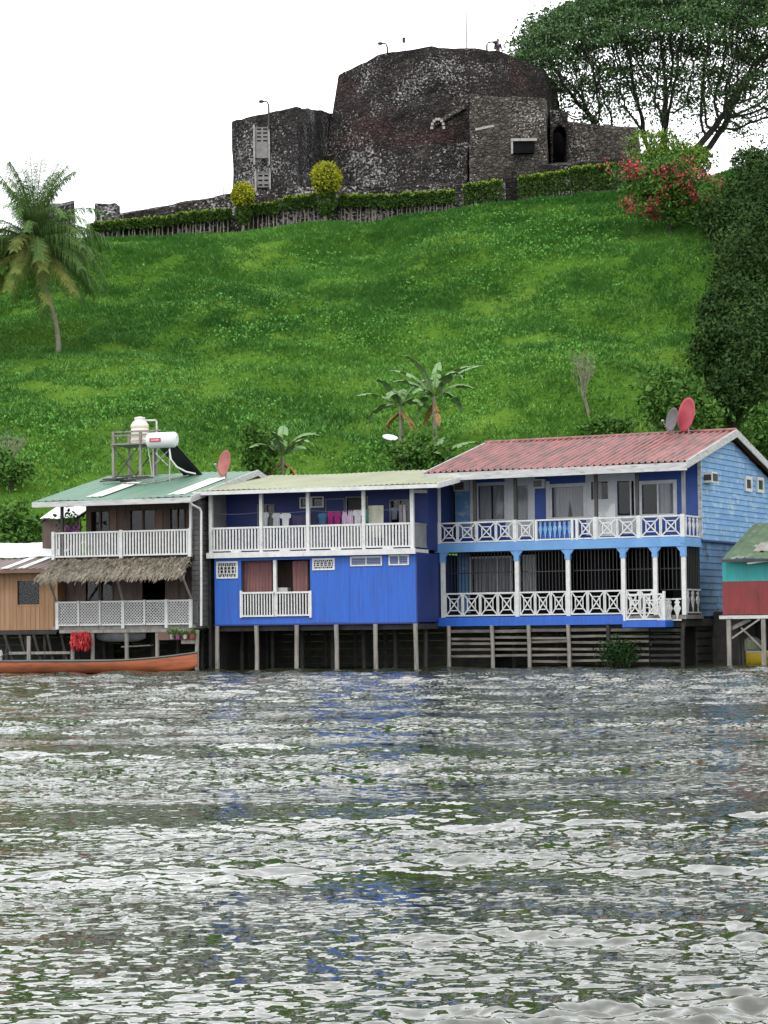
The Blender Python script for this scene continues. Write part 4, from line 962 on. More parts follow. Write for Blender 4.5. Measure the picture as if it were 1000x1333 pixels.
# wall core (pentagon) and boards
core = [(WF, zs0), (WB, zs0), (WB, zroof(WB)-.25), (wr, zr-.28), (WF, zroof(WF)-.25)]
mb.prismx(core, Uf-.0, Uf+.06); mb.build('gable_wall', M['sky_blue'], H.r)
mb = MB()
def lim2(z):
    a, c = WF, WB
    zz = z+.28
    if zz > zroof(WF): a = max(WF, we+(zz-zeave)/(zr-zeave)*(wr-we))
    if zz > zroof(WB): c = min(WB, wbk-(zz-zeave)/(zr-zeave)*(wbk-wr))
    return a, c
clapboard_w(mb, Uf+.06, zs0-.03, zr-.3, lim2, .2); mb.build('gable_siding', M['sky_blue'], H.r)
mb = MB(); core = [(WF, zs0), (WB, zs0), (WB, zroof(WB)-.25), (wr, zr-.28), (WF, zroof(WF)-.25)]; mb.prismx(core, UL-.06, UL); mb.build('side_wall', M['blue_dark'], H.r)
mb = MB(); mb.box(Uf-.02, Uf+.115, WF-.05, WF-.002, zs0, zroof(WF)-.2); mb.build('corner_board', M['fascia'], H.r)
for (x0, y0, x1, y1) in ((967.5, 624.5, 973.5, 636), (983, 625.5, 989, 637.5)):
    a = H.ps(x0, (y0+y1)/2, Uf); c = H.ps(x1, (y0+y1)/2, Uf); zt1 = H.ps((x0+x1)/2, y0, Uf)[1]; zb1 = H.ps((x0+x1)/2, y1, Uf)[1]
    mb = MB(); f = .12; X = Uf+.15
    for (p_, q_, r_, s_) in ((a[0]-f, c[0]+f, zt1, zt1+f), (a[0]-f, c[0]+f, zb1-f, zb1), (a[0]-f, a[0], zb1, zt1), (c[0], c[0]+f, zb1, zt1)): mb.box(Uf+.05, X, p_, q_, r_, s_)
    o = mb.build('window', W_, H.r); q = MB(); q.box(Uf+.105, Uf+.12, a[0], c[0], zb1, zt1); q.build('pane', M['black'], o)
a = H.ps(913.5, 622, Uf); c = H.ps(921, 622, Uf); zt1 = H.ps(917, 615, Uf)[1]; zb1 = H.ps(917, 629, Uf)[1]
mb = MB(); mb.box(Uf+.05, Uf+.4, a[0], c[0], zb1, zt1); o = mb.build('air_conditioner', W_, H.r); q = MB(); q.box(Uf+.4, Uf+.415, a[0]+.06, c[0]-.06, zb1+.06, zt1-.06); q.build('grille', M['post_dark'], o)
q = MB(); q.box(Uf+.06, Uf+.36, a[0]-.012, a[0]-.002, zb1+.08, zt1-.1); q.build('side_grille', M['post_dark'], o)
# lower side wall, set in
zl0 = H.ps(915, 802, Uf)[1]
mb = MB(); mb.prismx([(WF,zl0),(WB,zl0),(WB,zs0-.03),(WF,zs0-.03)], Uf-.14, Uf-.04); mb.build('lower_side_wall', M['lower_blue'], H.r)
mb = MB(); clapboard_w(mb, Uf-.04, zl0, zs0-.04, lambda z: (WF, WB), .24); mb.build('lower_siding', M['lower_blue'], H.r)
mb = MB(); mb.box(UL-.1, Uf+.1, WF, WB, zs0-.10, zs0-.035); mb.build('floor_joist', M['blue_dark'], H.r)
mb = MB(); z = -.1
k = 0
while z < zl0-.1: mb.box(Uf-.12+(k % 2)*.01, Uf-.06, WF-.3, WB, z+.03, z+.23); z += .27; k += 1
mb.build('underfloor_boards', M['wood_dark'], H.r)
# decks
mb = MB(); mb.box(UL-.1, Uf+.06, -.02, WF-.002, zbt-.12, zbt-.0); mb.build('upper_deck', M['beam_blue'], H.r)
mb = MB(); mb.box(UL-.12, Uf+.08, -.10, .02, zbb, zbt+.01); 
mb.box(Uf-.06, Uf+.08, .021, WF-.06, zbb, zbt-.125)
mb.build('balcony_beam', M['beam_blue'], H.r)
lp = [577, 673.5, 740, 812, 853.5, 890.5]
pu = [H.u(x, 740, 0) for x in lp]
def brk(mb, u, d_, w=0.0, s_=.3):
    mb.prism([(u, zbb), (u+d_*s_, zbb), (u+d_*s_*.75, zbb-s_*.3), (u+d_*.07, zbb-s_), (u, zbb-s_)], w-.05, w+.02)
for i, u in enumerate(pu):
    m_ = MB(); m_.box(u-.1, u+.1, -.085, .055, zbb-.36, zbb-.001); 
    if i > 0: m_.prism([(u-.1, zbb-.001), (u-.26, zbb-.001), (u-.1, zbb-.2)], -.07, .02)
    if i < 5: m_.prism([(u+.1, zbb-.001), (u+.26, zbb-.001), (u+.1, zbb-.2)], -.07, .02)
    m_.build('bracket', M['beam_blue'], H.r)
    m_ = MB(); m_.box(u-.075, u+.075, -.06, .05, zf1t, zbb-.36); m_.build('post', W_, H.r)
mb = MB(); mb.box(UL, Uf+.06, -.02, WF+.1, zf1t-.14, zf1t); mb.build('lower_deck', M['wood_grey'], H.r)
mb = MB(); mb.box(UL-.14, H.u(813, 808), -.12, -.021, zf1b, zf1t+.02); mb.build('lower_fascia', M['blue'], H.r)
# upper rail
for x in (571, 671.5, 776, 832.5, 889.5):
    u = H.u(x, 690); mb = MB(); mb.box(u-.07, u+.07, -.09, .05, zrail2b-.1, zrail2t+.02); mb.build('rail_post', W_, H.r)
ux = [H.u(x, 690) for x in (573, 596, 621, 646, 669.5)]
def xp(us_, nm='balcony_rail', w=-.01, z0=None, z1=None):
    for a, c in zip(us_, us_[1:]): mb = MB(); xpanel(mb, a+.005, c-.005, z0 or zrail2b, z1 or zrail2t, w); mb.build(nm, W_, H.r)
xp(ux); xp([H.u(x, 690) for x in (673.5, 696)]); xp([H.u(x, 690) for x in (752, 774)]); xp([H.u(x, 690) for x in (778, 804, 830.5)]); xp([H.u(x, 690) for x in (834.5, 860.5, 887.5)])
ua, ub = H.u(698, 690), H.u(744, 690); uc = H.u(750, 690)
for u in (ua-.03, ub, uc): mb = MB(); mb.box(u, u+.09, -.06, .04, zrail2b-.06, zrail2t); mb.build('rail_post', W_, H.r)
mb = MB(); mb.box(ua+.06, ub, -.04, .03, zrail2t-.055, zrail2t); mb.box(ua+.06, ub, -.04, .03, zrail2b, zrail2b+.05); mb.box(ub+.09, uc, -.04, .03, zrail2t-.055, zrail2t); mb.box(ub+.09, uc, -.04, .03, zrail2b, zrail2b+.05); mb.build('balcony_rail', W_, H.r)
mb = MB()
for k in range(7):
    u = ua+.06+(k+.5)/7*(ub-ua-.06); flat_bal(mb, u, .06, zrail2b+.02, zrail2t-.05, .15)
mb.build('gate_balusters', M['sky_blue'], H.r)
mb = MB(); mb.box(ua+.04, ub, .095, .115, zrail2b, zrail2t-.06); mb.build('gate_board', M['royal'], H.r)
mb = MB(); X = Uf; mb.box(X-.03, X+.03, .06, WF-.03, zrail2t-.055, zrail2t); mb.box(X-.03, X+.03, .06, WF-.03, zrail2b, zrail2b+.05)
for k in range(4): flat_bal(mb, X, .1+(k+.5)/4*(WF-.15), zrail2b+.05, zrail2t-.05, .2, 'y')
mb.build('side_rail', W_, H.r)
# posts holding the eave
for x, m_ in ((571, M['panel']), (618, M['post_dark']), (671, M['post_dark']), (776, M['post_dark']), (829.5, M['post_dark']), (890, M['grey_wall'])):
    u = H.u(x, 640); mb = MB(); mb.box(u-.06, u+.06, -.04, .05, zrail2t+.02, zeave-.05); mb.build('post', m_, H.r)
# lower front wall
lA = H.rect(615, 727, 665, 771, WF); lB = H.rect(678, 724, 697, 770, WF)
zc = zbb+.1
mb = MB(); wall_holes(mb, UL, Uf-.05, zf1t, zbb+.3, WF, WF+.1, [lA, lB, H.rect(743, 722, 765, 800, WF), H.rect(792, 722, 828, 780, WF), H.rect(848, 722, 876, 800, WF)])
mb.build('lower_front_wall', M['dark'], H.r)  # wall coloured near-black for the shade behind the balcony
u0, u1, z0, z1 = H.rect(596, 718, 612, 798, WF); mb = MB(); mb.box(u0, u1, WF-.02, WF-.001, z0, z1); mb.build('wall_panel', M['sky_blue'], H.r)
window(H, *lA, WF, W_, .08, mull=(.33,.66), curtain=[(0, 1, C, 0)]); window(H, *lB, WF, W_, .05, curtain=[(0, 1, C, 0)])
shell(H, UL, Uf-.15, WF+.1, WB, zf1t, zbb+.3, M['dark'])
for a, c in zip(pu, pu[1:]): grille(H, a+.08, c-.08, zr1t-.02, zbb-.02, .28, .13, M['black'], 1)
mb = MB(); 
for k in range(9): w = .35+k*(WF-.4)/8; mb.box(Uf-.02, Uf+.004, w-.012, w+.012, zf1t, zbb)
mb.build('side_grille', M['black'], H.r)
# lower rails
for a, c, k in ((pu[0], pu[1], 4), (pu[1], pu[2], 3), (pu[2], pu[3], 3), (pu[3], pu[4], 2)):
    xp([a+.08+(c-a-.16)*i/k for i in range(k+1)], 'balcony_rail', -.005, zr1b, zr1t)
mb = MB(); X = Uf; mb.box(X-.03, X+.03, .06, WF-.03, zr1t-.055, zr1t); mb.box(X-.03, X+.03, .06, WF-.03, zr1b, zr1b+.05)
for k in range(3): flat_bal(mb, X, .1+(k+.5)/3*(WF-.15), zr1b+.05, zr1t-.05, .3, 'y')
mb.build('side_rail', W_, H.r)
# projecting landing at the right
wl = -.75; la, lb = H.u(813.5, 800, wl), H.u(865, 800, wl); zl1 = H.z(840, 808.5, wl); zlt, zlb = H.z(840, 771, wl), H.z(840, 807, wl); zl2 = H.z(840, 816.5, wl)
mb = MB(); mb.box(la-.03, lb+.03, wl-.05, -.125, zl1-.1, zl1); mb.build('landing', M['wood_grey'], H.r)
mb = MB(); mb.box(la-.06, lb+.06, wl-.09, wl-.051, zl2, zl1+.02); mb.box(lb+.031, lb+.07, wl-.05, 0, zl2, zl1+.02); mb.build('landing_fascia', M['blue'], H.r)
for u in (la, lb): mb = MB(); mb.box(u-.04, u+.04, wl-.05, wl+.05, zl1, zlt+.03); mb.build('rail_post', W_, H.r)
xp([la+.045, (la+lb)/2, lb-.045], 'landing_rail', wl, zlb, zlt-.05)
mb = MB(); mb.box(lb-.03, lb+.03, wl+.055, -.07, zlt-.28, zlt-.22); mb.box(lb-.03, lb+.03, wl+.055, -.07, zlb, zlb+.05)
for k in range(3): flat_bal(mb, lb, wl+.15+k*.22, zlb+.05, zlt-.28, .22, 'y')
mb.build('landing_side_rail', W_, H.r)
mb = MB(); ua_, ub_ = H.u(856, 790), H.u(888, 790); mb.box(ua_, ub_, -.08, -.04, H.z(872,779)-.05, H.z(872,779)); mb.box(ua_, ub_, -.08, -.04, H.z(872,808), H.z(872,808)+.05)
for k in range(3): flat_bal(mb, ua_+(k+.5)/3*(ub_-ua_), -.06, H.z(872,808)+.05, H.z(872,779)-.05, .27)
mb.build('balcony_rail', W_, H.r)
# underframe: front posts and six rows of slats
zz = [H.z(735, y, -.02) for y in (821, 829.5, 836.5, 844.5, 853, 861)]
for i, z in enumerate(zz):
    for (a, c) in ((584, 640), (641, 688), (689, 739), (740, 792), (793, 845), (846, 889)):
        if i == 5 and a < 680: continue
        ua_, ub_ = H.u(a, 840, -.02), H.u(c, 840, -.02); d = random.uniform(-.03, .03)
        mb = MB(); mb.beam((ua_+.01, .0, z+d), (ub_-.01, .0, z+d+random.uniform(-.02,.02)), .03, .085 if i else .11); mb.build('slat', M['slat'] if a < 800 else M['wood_dark'], H.r)
for x in (584.5, 640.5, 688.5, 740, 792, 890): pile(H, H.u(x, 840, -.1), -.1, zf1b+.02, .075, M['wood_grey'] if x < 760 else M['wood_dark'])
for w in (2.0, 4.5, 7.0):
    for i in range(6): pile(H, UL+.3+i*(Uf-UL-.6)/5, w, zf1b+.05, .09)
mb = MB(); mb.box(UL-.1, Uf, .1, WB, zf1t-.4, zf1t-.142); mb.build('floor_frame', M['wood_dark'], H.r)
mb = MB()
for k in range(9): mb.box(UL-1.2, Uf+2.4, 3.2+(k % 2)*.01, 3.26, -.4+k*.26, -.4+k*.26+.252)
mb.build('shade_boards', M['wood_dark'], H.r)  # added dark boards, closing the view so the underside reads as shade
# dishes on the ridge
def dish(H, px, py, w, rad, rx, rz, m, label, hgt, squash=.8, arm=True, group=None):
    u, z = H.p(px, py, w); b_ = H.world(u, w, z); r = empty('satellite_dish', b_, 0, label, 'satellite dish', group)
    mb = MB(); mb.tube([(0,.1,-hgt-.1), (0,.1,0)], .035, 8); mb.build('mast', M['metal'], r)
    mb = MB(); prof = [(0,0)]+[(rad*k/6, .16*rad*(k/6)**2) for k in range(1, 7)]+[(rad*1.02,.16*rad+.015),(rad, .16*rad+.02)]+[(rad*k/6, .16*rad*(k/6)**2+.02) for k in range(5, 0, -1)]+[(.001,.02)]
    # bowl surface built round its axis (local +z is the pointing axis)
    b0 = 0; n_ = 28
    for (rr_, h) in prof:
        for k in range(n_): t = 6.2832*k/n_; mb.v.append((rr_*math.cos(t)*squash, rr_*math.sin(t), h))
    for i in range(len(prof)-1):
        for k in range(n_): k2 = (k+1) % n_; mb.f.append((i*n_+k, i*n_+k2, (i+1)*n_+k2, (i+1)*n_+k))
    o = mb.build('reflector', m, r, True); o.rotation_euler = (rx, 0, rz)
    if arm:
        q = MB(); q.tube([(0,-rad*.95,.1*rad), (0,-rad*.75,rad*.55), (0,-rad*.35,rad*1.0)], .02, 6); q.lathe((0,-rad*.3,rad*1.0), [(.03,-.06),(.05,0),(.03,.06)], 8); q2 = q.build('feed_arm', M['metal'], o)
    q = MB(); q.box(-.06,.06,-.06,.06,-.12,-.005); q.build('mount', M['post_dark'], o)
    return r
dish(H, 877, 547, wr-.35, .46, R(78), R(-62), M['grey_dish'] if 'grey_dish' in M else mat('grey_dish', (.12,.11,.115), (.08,.075,.08), 4, .5), 'grey satellite dish with feed arm on the red roof ridge', .45)
dish(H, 896.5, 540.5, wr-.2, .64, R(80), R(-60), mat('red_dish', (.5,.04,.07), (.38,.03,.05), 3, .45), 'bright red satellite dish beside the grey one on the red roof', .6, .8, False)
# plant growing under the house
def clump(H, px, py, w, wpx, hpx, label, m, n_=900, size=.14, name='plant', cat='plant'):
    u, z = H.p(px, py, w); b_ = H.world(u, w, max(z, -.05)); s = b_.y/FPX; r = empty(name, b_, 0, label, cat)
    P = RNG.normal(size=(n_,3))*np.array([wpx*s*.24, .22, hpx*s*.24])+np.array([0,0,hpx*s*.5]); P = P[P[:,2] > 0]
    V, Fq = leaves(P, size, .45); npmesh('foliage', V, Fq, m, r)
    mb = MB()
    for k in range(7): mb.tube([(RNG.normal()*.1, 0, -.3), (RNG.normal()*wpx*s*.2, RNG.normal()*.1, hpx*s*.7)], [.02,.01], 4)
    mb.build('stems', M['bark'], r)
clump(H, 806, 866, -.45, 50, 32, 'dark leafy plant growing from the water under the red-roofed house', M['deep_leaf'], 1200)

# ------------------------------------------------------------ cobalt house in the middle
H2 = House(275, 84.6, 19, 'stilt_house', 'two-storey cobalt blue house with pale yellow-green roof and laundry on its balcony'); H = H2
U1 = H.u(538, 690); zu_t, zu_b = H.z(405, 683.5), H.z(405, 715); zfa, zfb_ = H.z(405, 717.5), H.z(405, 724)
we = -.6; ea, eb = H.u(252, 643, we), H.u(569, 626, we); ze = H.z(410, 634.5, we); ze2 = H.z(410, 640, we)
WB2 = 6.5; wtop, ztop = WB2+.3, None
ztop = H.z(440, 616.5, wtop)
print('H2 U1', U1, 'rail', zu_t-zu_b, 'eave', ze, 'top', ztop, 'deck', zfa)
mb = MB(); corr(mb, ea, eb, we, ze, wtop, ztop, .2, .02, u0b=ea+.0, u1b=eb); roof = mb.build('roof', M['lime_roof'], H.r)
mb = MB(); mb.box(ea-.03, eb+.03, we-.04, we, ze2, ze-.015); mb.build('fascia', M['white'], H.r)
mb = MB(); mb.hexa([(ea,we+.01,ze-.12),(eb,we+.01,ze-.12),(eb,wtop,ztop-.12),(ea,wtop,ztop-.12),(ea,we+.01,ze-.08),(eb,we+.01,ze-.08),(eb,wtop,ztop-.08),(ea,wtop,ztop-.08)]); mb.build('soffit', M['grey_wall'], H.r)
mb = MB(); mb.add([(eb,we,ze-.17),(eb+.04,we,ze-.17),(eb+.04,we,ze+.02),(eb,we,ze+.02),(eb,wtop,ztop-.17),(eb+.04,wtop,ztop-.17),(eb+.04,wtop,ztop+.02),(eb,wtop,ztop+.02)],[(0,1,2,3),(7,6,5,4),(0,4,5,1),(1,5,6,2),(2,6,7,3),(3,7,4,0)]); mb.build('bargeboard', M['white'], H.r)
W2 = 1.5
zce = ze+(ztop-ze)*(W2-we)/(wtop-we)-.14
h1 = H.rect(337, 658, 356, 686, W2); h2 = H.rect(392, 649, 404, 660, W2); h2b = H.rect(407, 648, 420, 659, W2); h3 = H.rect(452, 648, 478, 700, W2); h4 = H.rect(509, 652, 531, 690, W2)
mb = MB(); wall_holes(mb, 0, U1, zfa, zce, W2, W2+.1, [h1, h2, h2b, h3, h4]); mb.build('upper_wall', M['blue_dark'], H.r)
for h_ in (h1, h4): window(H, *h_, W2, M['grey_wall'], .05, mull=(.5,))
for h_ in (h2, h2b): window(H, *h_, W2, M['panel'], .05)
u0, u1, z0, z1 = h3; mb = MB(); mb.box(u0+.02, u1-.02, W2+.05, W2+.08, z0, z1-.02); d = mb.build('door', M['post_dark'], H.r); q = MB(); q.box(u0-.05, u0, W2-.03, W2, z0, z1); q.box(u1, u1+.05, W2-.03, W2, z0, z1); q.box(u0-.05, u1+.05, W2-.03, W2, z1, z1+.05); q.build('door_frame', M['grey_wall'], d)
u0, u1, z0, z1 = H.rect(424, 649, 449, 700, W2); mb = MB(); wall_holes(mb, u0, u1, z0, z1, W2-.02, W2-.001, [(u0+.03, u1-.03, z0, z1-.03)]); mb.build('door_frame', M['grey_wall'], H.r)
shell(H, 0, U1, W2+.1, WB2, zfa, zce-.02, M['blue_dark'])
mb = MB(); mb.box(U1, U1+.06, W2, WB2, zfa, zce+.1); mb.build('side_wall', M['blue_dark'], H.r)
mb = MB(); mb.box(-.08, -.0, .1, W2+.1, zu_t-.1, zce-.1); mb.build('end_screen', M['grey_wall'], H.r)
mb = MB(); mb.box(-.1, U1+.08, .0, W2, zfa-.12, zfa); mb.box(-.12, U1+.1, -.12, -.002, zfb_, zfa+.02); mb.build('balcony_deck', M['white'], H.r)
px5 = [275, 340.5, 401.5, 474, 537]
for i, x in enumerate(px5):
    u = H.u(x, 690); mb = MB(); wd = .06 if i not in (0, 4) else .065; mb.box(u-wd, u+wd, -.07, .06, zfa+.02, ze-.1); mb.build('post', W_, H.r)
for a, c, k in ((277, 338.5, 15), (342.5, 399.5, 14), (403.5, 472, 17), (476, 535, 14)):
    yt = 684+(405-(a+c)/2)*.026; ub = (H.u(a, 700), H.u(c, 700)); mb = MB()
    mb.box(ub[0], ub[1], -.04, .04, zu_t-.07, zu_t); mb.box(ub[0], ub[1], -.03, .03, zu_b, zu_b+.06)
    for i in range(k): u = ub[0]+(i+.5)/k*(ub[1]-ub[0]); mb.box(u-.032, u+.032, -.02, .02, zu_b+.06, zu_t-.07)
    mb.box((ub[0]+ub[1])/2-.2, (ub[0]+ub[1])/2+.2, -.05, .03, zu_b-.09, zu_b-.001)
    mb.build('balcony_rail', W_, H.r)
mb = MB(); mb.box(U1-.03, U1+.03, .07, W2-.01, zu_t-.07, zu_t); mb.box(U1-.03, U1+.03, .07, W2-.01, zu_b, zu_b+.06); mb.box(U1-.012, U1+.012, .07, W2-.01, zu_b+.06, zu_t-.07); mb.build('side_rail', M['grey_wall'], H.r)
mb = MB(); mb.beam((U1+.03,-.1,ze-.22),(U1+.03,W2+1,ze-.1),.05,.12); mb.build('roof_beam', M['white'], H.r)
# lower storey
w0 = .12; ul, ur = H.u(279.5, 770, w0), H.u(541.5, 770, w0); zb0 = H.z(410, 811.5, w0); zt0 = zfa-.121
g1 = H.rect(284, 733, 308, 751, w0); g2 = H.rect(409, 729, 434, 740, w0); op = H.rect(314, 729, 404, 803, w0); v1 = H.rect(458, 726, 496, 735, w0); v2 = H.rect(508, 724, 531, 734, w0)
mb = MB(); wall_holes(mb, ul, ur, zb0, zt0, w0, w0+.1, [g1, g2, op]); mb.build('lower_wall', M['blue'], H.r)
mb = MB(); u0, u1, z0, z1 = H.rect(406, 752, 455, 810, w0); mb.box(u0, u1, w0-.012, w0-.001, z0, z1); mb.build('patch_board', M['blue'], H.r)
mb = MB(); mb.box(ur, ur+.05, w0, WB2, zb0, zt0); mb.build('side_wall', M['blue_dark'], H.r)
mb = MB(); mb.box(ul-.03, ur+.06, w0-.03, w0+.12, zb0-.05, zb0-.001); mb.build('sill_board', M['blue_dark'], H.r)
for h_ in (g1, g2):
    o = window(H, *h_, w0, W_, .06, glass='glass'); q = MB(); u0, u1, z0, z1 = h_
    for k in range(5): x = u0+(u1-u0)*(k+.5)/5; q.beam((x-.05, w0, z0), (x+.05, w0, z1), .02, .02); q.beam((x+.05, w0+.012, z0), (x-.05, w0+.012, z1), .02, .02)
    for k in range(1, 4): z = z0+(z1-z0)*k/4; q.box(u0, u1, w0-.012, w0-.004, z-.01, z+.01)
    q.build('window_grille', W_, o)
for h_, n_ in ((v1, 2), (v2, 2)):
    u0, u1, z0, z1 = h_; q = MB(); wall_holes(q, u0-.05, u1+.05, z0-.05, z1+.05, w0-.04, w0-.001, [(u0, (u0+u1)/2-.02, z0, z1), ((u0+u1)/2+.02, u1, z0, z1)]); o = q.build('louvred_vent', W_, H.r)
    q = MB()
    for k in range(4): z = z0+(z1-z0)*(k+.3)/4; q.box(u0, u1, w0-.03, w0-.006, z, z+.03)
    q.build('louvre', M['grey_wall'], o)
u0, u1, z0, z1 = op
mb = MB(); mb.box(u0-.02, u1+.02, w0+1.6, w0+1.7, z0, z1); mb.box(u0-.08, u0-.0, w0+.1, w0+1.7, z0, z1); mb.box(u1, u1+.08, w0+.1, w0+1.7, z0, z1); mb.box(u0, u1, w0+.1, w0+1.6, z0-.08, z0); mb.build('recess', M['brown_wall'], H.r)
mb = MB(); um = H.u(358, 760, w0); mb.box(um-.06, um+.06, w0-.02, w0+.1, z0, z1); mb.build('post', W_, H.r)
def hang(name, x0, x1, y0, y1, w, m, parent=None, folds=9, amp=.05, taper=.0):
    a, c, z0, z1 = H.rect(x0, y0, x1, y1, w); mb = MB(); vs = []; k = folds*4
    for i in range(k+1):
        t = i/k; x = a+(c-a)*t
        for (f, z) in ((0, z1), (.5, (z0+z1)/2), (1, z0)):
            xx = x+(t-.5)*taper*f*(c-a); yy = w+amp*math.sin(t*folds*6.28+f)*(0.6+.4*f); vs += [(xx, yy, z), (xx, yy+.015, z)]
    fs = []
    for i in range(k):
        for j in range(2):
            q = i*6+j*2; fs += [(q, q+2, q+8, q+6), (q+1, q+7, q+9, q+3)]
    mb.add(vs, fs); return mb.build(name, m, parent or H.r, True)
hang('curtain', 316, 354, 730, 771, w0+.35, M['pink']); hang('curtain', 381, 401, 730, 771, w0+.35, M['pink'], folds=4)
mb = MB(); ca, cc, z0_, z1_ = H.rect(359, 765, 376, 772, w0+.25); mb.box(ca, cc, w0+.12, w0+.5, z0_, z1_); o = mb.build('storage_box', M['metal'], None); o.location = H.o; o.rotation_euler = (0,0,-H.th); tag(o, 'small grey box standing just inside the lower blue balcony rail', 'box')
rail_bal(H, 'lower_rail', 314, 357, 770.5, 803, w0-.05, 12); rail_bal(H, 'lower_rail', 359, 404, 770, 802, w0-.05, 12)
mb = MB(); 
for x in (314, 404.5): u = H.u(x, 785, w0-.05); mb.box(u-.04, u+.04, w0-.09, w0-.001, H.z(x, 804, w0-.05), H.z(x, 769, w0-.05))
mb.build('rail_end', W_, H.r)
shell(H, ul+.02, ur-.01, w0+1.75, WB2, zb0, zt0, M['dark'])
for x in (283, 334, 386.5, 438, 489, 541): pile(H, H.u(x, 840, .1), .1, zb0-.05, .085, M['wood_grey'])
for w in (1.8, 3.4, 5.6):
    for i in range(7): pile(H, ul+.4+i*(ur-ul-.6)/6+(.3 if w == 3.4 else 0), w, zb0-.02, .08)
mb = MB(); mb.box(ul, ur, .25, WB2, zb0-.25, zb0-.055); mb.build('floor_frame', M['wood_dark'], H.r)
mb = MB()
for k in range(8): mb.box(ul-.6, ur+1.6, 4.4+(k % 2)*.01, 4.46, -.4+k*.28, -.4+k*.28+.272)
mb.build('shade_boards', M['wood_dark'], H.r)  # added dark sheet standing in for the shade under this house
# laundry
tp, tq = H.p(277, 667, .35), H.p(536, 662, .35)
zl_ = (tp[1]+tq[1])/2
cl = MB(); cl.tube([(tp[0]+(tq[0]-tp[0])*k/20, .35, zl_-.06*math.sin(math.pi*((k/20*4) % 1))) for k in range(21)], .008, 5); o = cl.build('clothesline', M['grey_wall']); o.location = H.o; o.rotation_euler = (0,0,-H.th); tag(o, 'thin clothesline strung along the upper blue balcony', 'clothesline')
def garment(x0, x1, y0, y1, kind, col, label, name):
    a, c, z0, z1 = H.rect(x0, y0, x1, y1, .35); z1 = min(z1, zl_+.02) if kind != 'towel' else z1; W = c-a; h = z1-z0; rows = 10; cols = 12; vs = []; rg = random.Random(int(x0))
    ph = rg.uniform(0, 6)
    for j in range(rows+1):
        t = j/rows
        if kind == 'shirt': hw = .5 if t < .38 else .33; hw = hw*(1-.06*t)
        elif kind == 'trousers': hw = .42+.06*t
        elif kind == 'vest': hw = .25+.2*min(1, t*2.5)
        else: hw = .48
        for i in range(cols+1):
            f = i/cols*2-1; x = (a+c)/2+f*hw*W; z = z1-h*t
            if kind == 'shirt' and j == 0: z += -.04*(abs(f) > .75)
            if kind == 'vest' and j == 0: z -= .08*(1-abs(f))
            if kind == 'shirt' and .3 < t < .5: z += .04*abs(f)
            if kind == 'towel' and j == rows: z += rg.uniform(-.05,.06)
            y = .35+.03*math.sin(f*5+ph+t*2)*(.3+t); vs.append((x, y-.008, z)); 
    n1 = len(vs); vs += [(x, y+.016, z) for x, y, z in vs]; fs = []
    for j in range(rows):
        for i in range(cols):
            if kind == 'trousers' and t > .3 and j > 3 and i in (5, 6): continue
            q = j*(cols+1)+i; fs += [(q, q+cols+1, q+cols+2, q+1), (n1+q, n1+q+1, n1+q+cols+2, n1+q+cols+1)]
    mb = MB(); mb.add(vs, fs); o = mb.build(name, mat('cloth_'+name, col, None, 3, .9)); o.location = H.o; o.rotation_euler = (0,0,-H.th)
    return tag(o, label, 'clothing' if name != 'towel' else 'towel', 'laundry hanging on the balcony')
garment(341.5, 350, 667, 687, 'shirt', (.75,.76,.8), 'white shirt at the left end of the clothesline, half behind a post', 'shirt')
garment(354, 366, 668, 687, 'shirt', (.6,.62,.66), 'greyish white shirt, second garment from the left on the line', 'shirt')
garment(365, 379, 668, 689, 'shirt', (.8,.8,.82), 'plain white shirt hanging between the grey-white shirt and dark plaid cloth', 'shirt')
garment(381, 399, 671, 687, 'towel', (.06,.05,.12), 'dark plaid cloth on the clothesline left of the middle post', 'plaid_cloth')
garment(403, 413, 669, 688, 'trousers', (.03,.035,.08), 'dark navy shorts just right of the middle post', 'shorts')
garment(414, 425, 668, 687, 'shirt', (.05,.18,.34), 'teal blue shirt left of the magenta ones', 'shirt')
garment(426, 435, 666, 686, 'shirt', (.42,.02,.20), 'magenta shirt, the left of the magenta pair', 'shirt')
garment(434.5, 444, 666, 686, 'shirt', (.46,.025,.22), 'magenta shirt, the right of the magenta pair', 'shirt')
garment(445, 453, 665, 686, 'vest', (.68,.5,.68), 'pale pink vest beside the magenta shirts', 'vest')
garment(452.5, 460, 664, 685, 'vest', (.72,.58,.72), 'pale lilac vest left of the white shirt', 'vest')
garment(459, 472.5, 664, 686, 'shirt', (.8,.8,.86), 'bright white shirt left of the right middle post', 'shirt')
garment(475.5, 480, 664, 680, 'towel', (.1,.42,.3), 'narrow green cloth beside the cream towel', 'green_cloth')
garment(479.5, 500, 658, 700, 'towel', (.66,.66,.52), 'large cream towel hanging over the balcony rail', 'towel')
garment(508, 519, 653, 676, 'shirt', (.14,.16,.24), 'dark grey-blue shirt hanging at the right end of the balcony', 'shirt')
garment(520, 523.5, 657, 688, 'towel', (.45,.4,.46), 'narrow grey cloth beside the dark shirt at the right end', 'grey_cloth')
garment(524.5, 528, 657, 688, 'towel', (.55,.52,.55), 'pale strip of cloth nearest the right corner post', 'pale_cloth')
# reddish dish
dish(H, 294, 604, 2.2, .52, R(78), R(-42), mat('rusty_dish', (.45,.13,.11), (.3,.09,.075), 3, .6), 'rusty red satellite dish between the green and yellow-green roofs', .55, .62)

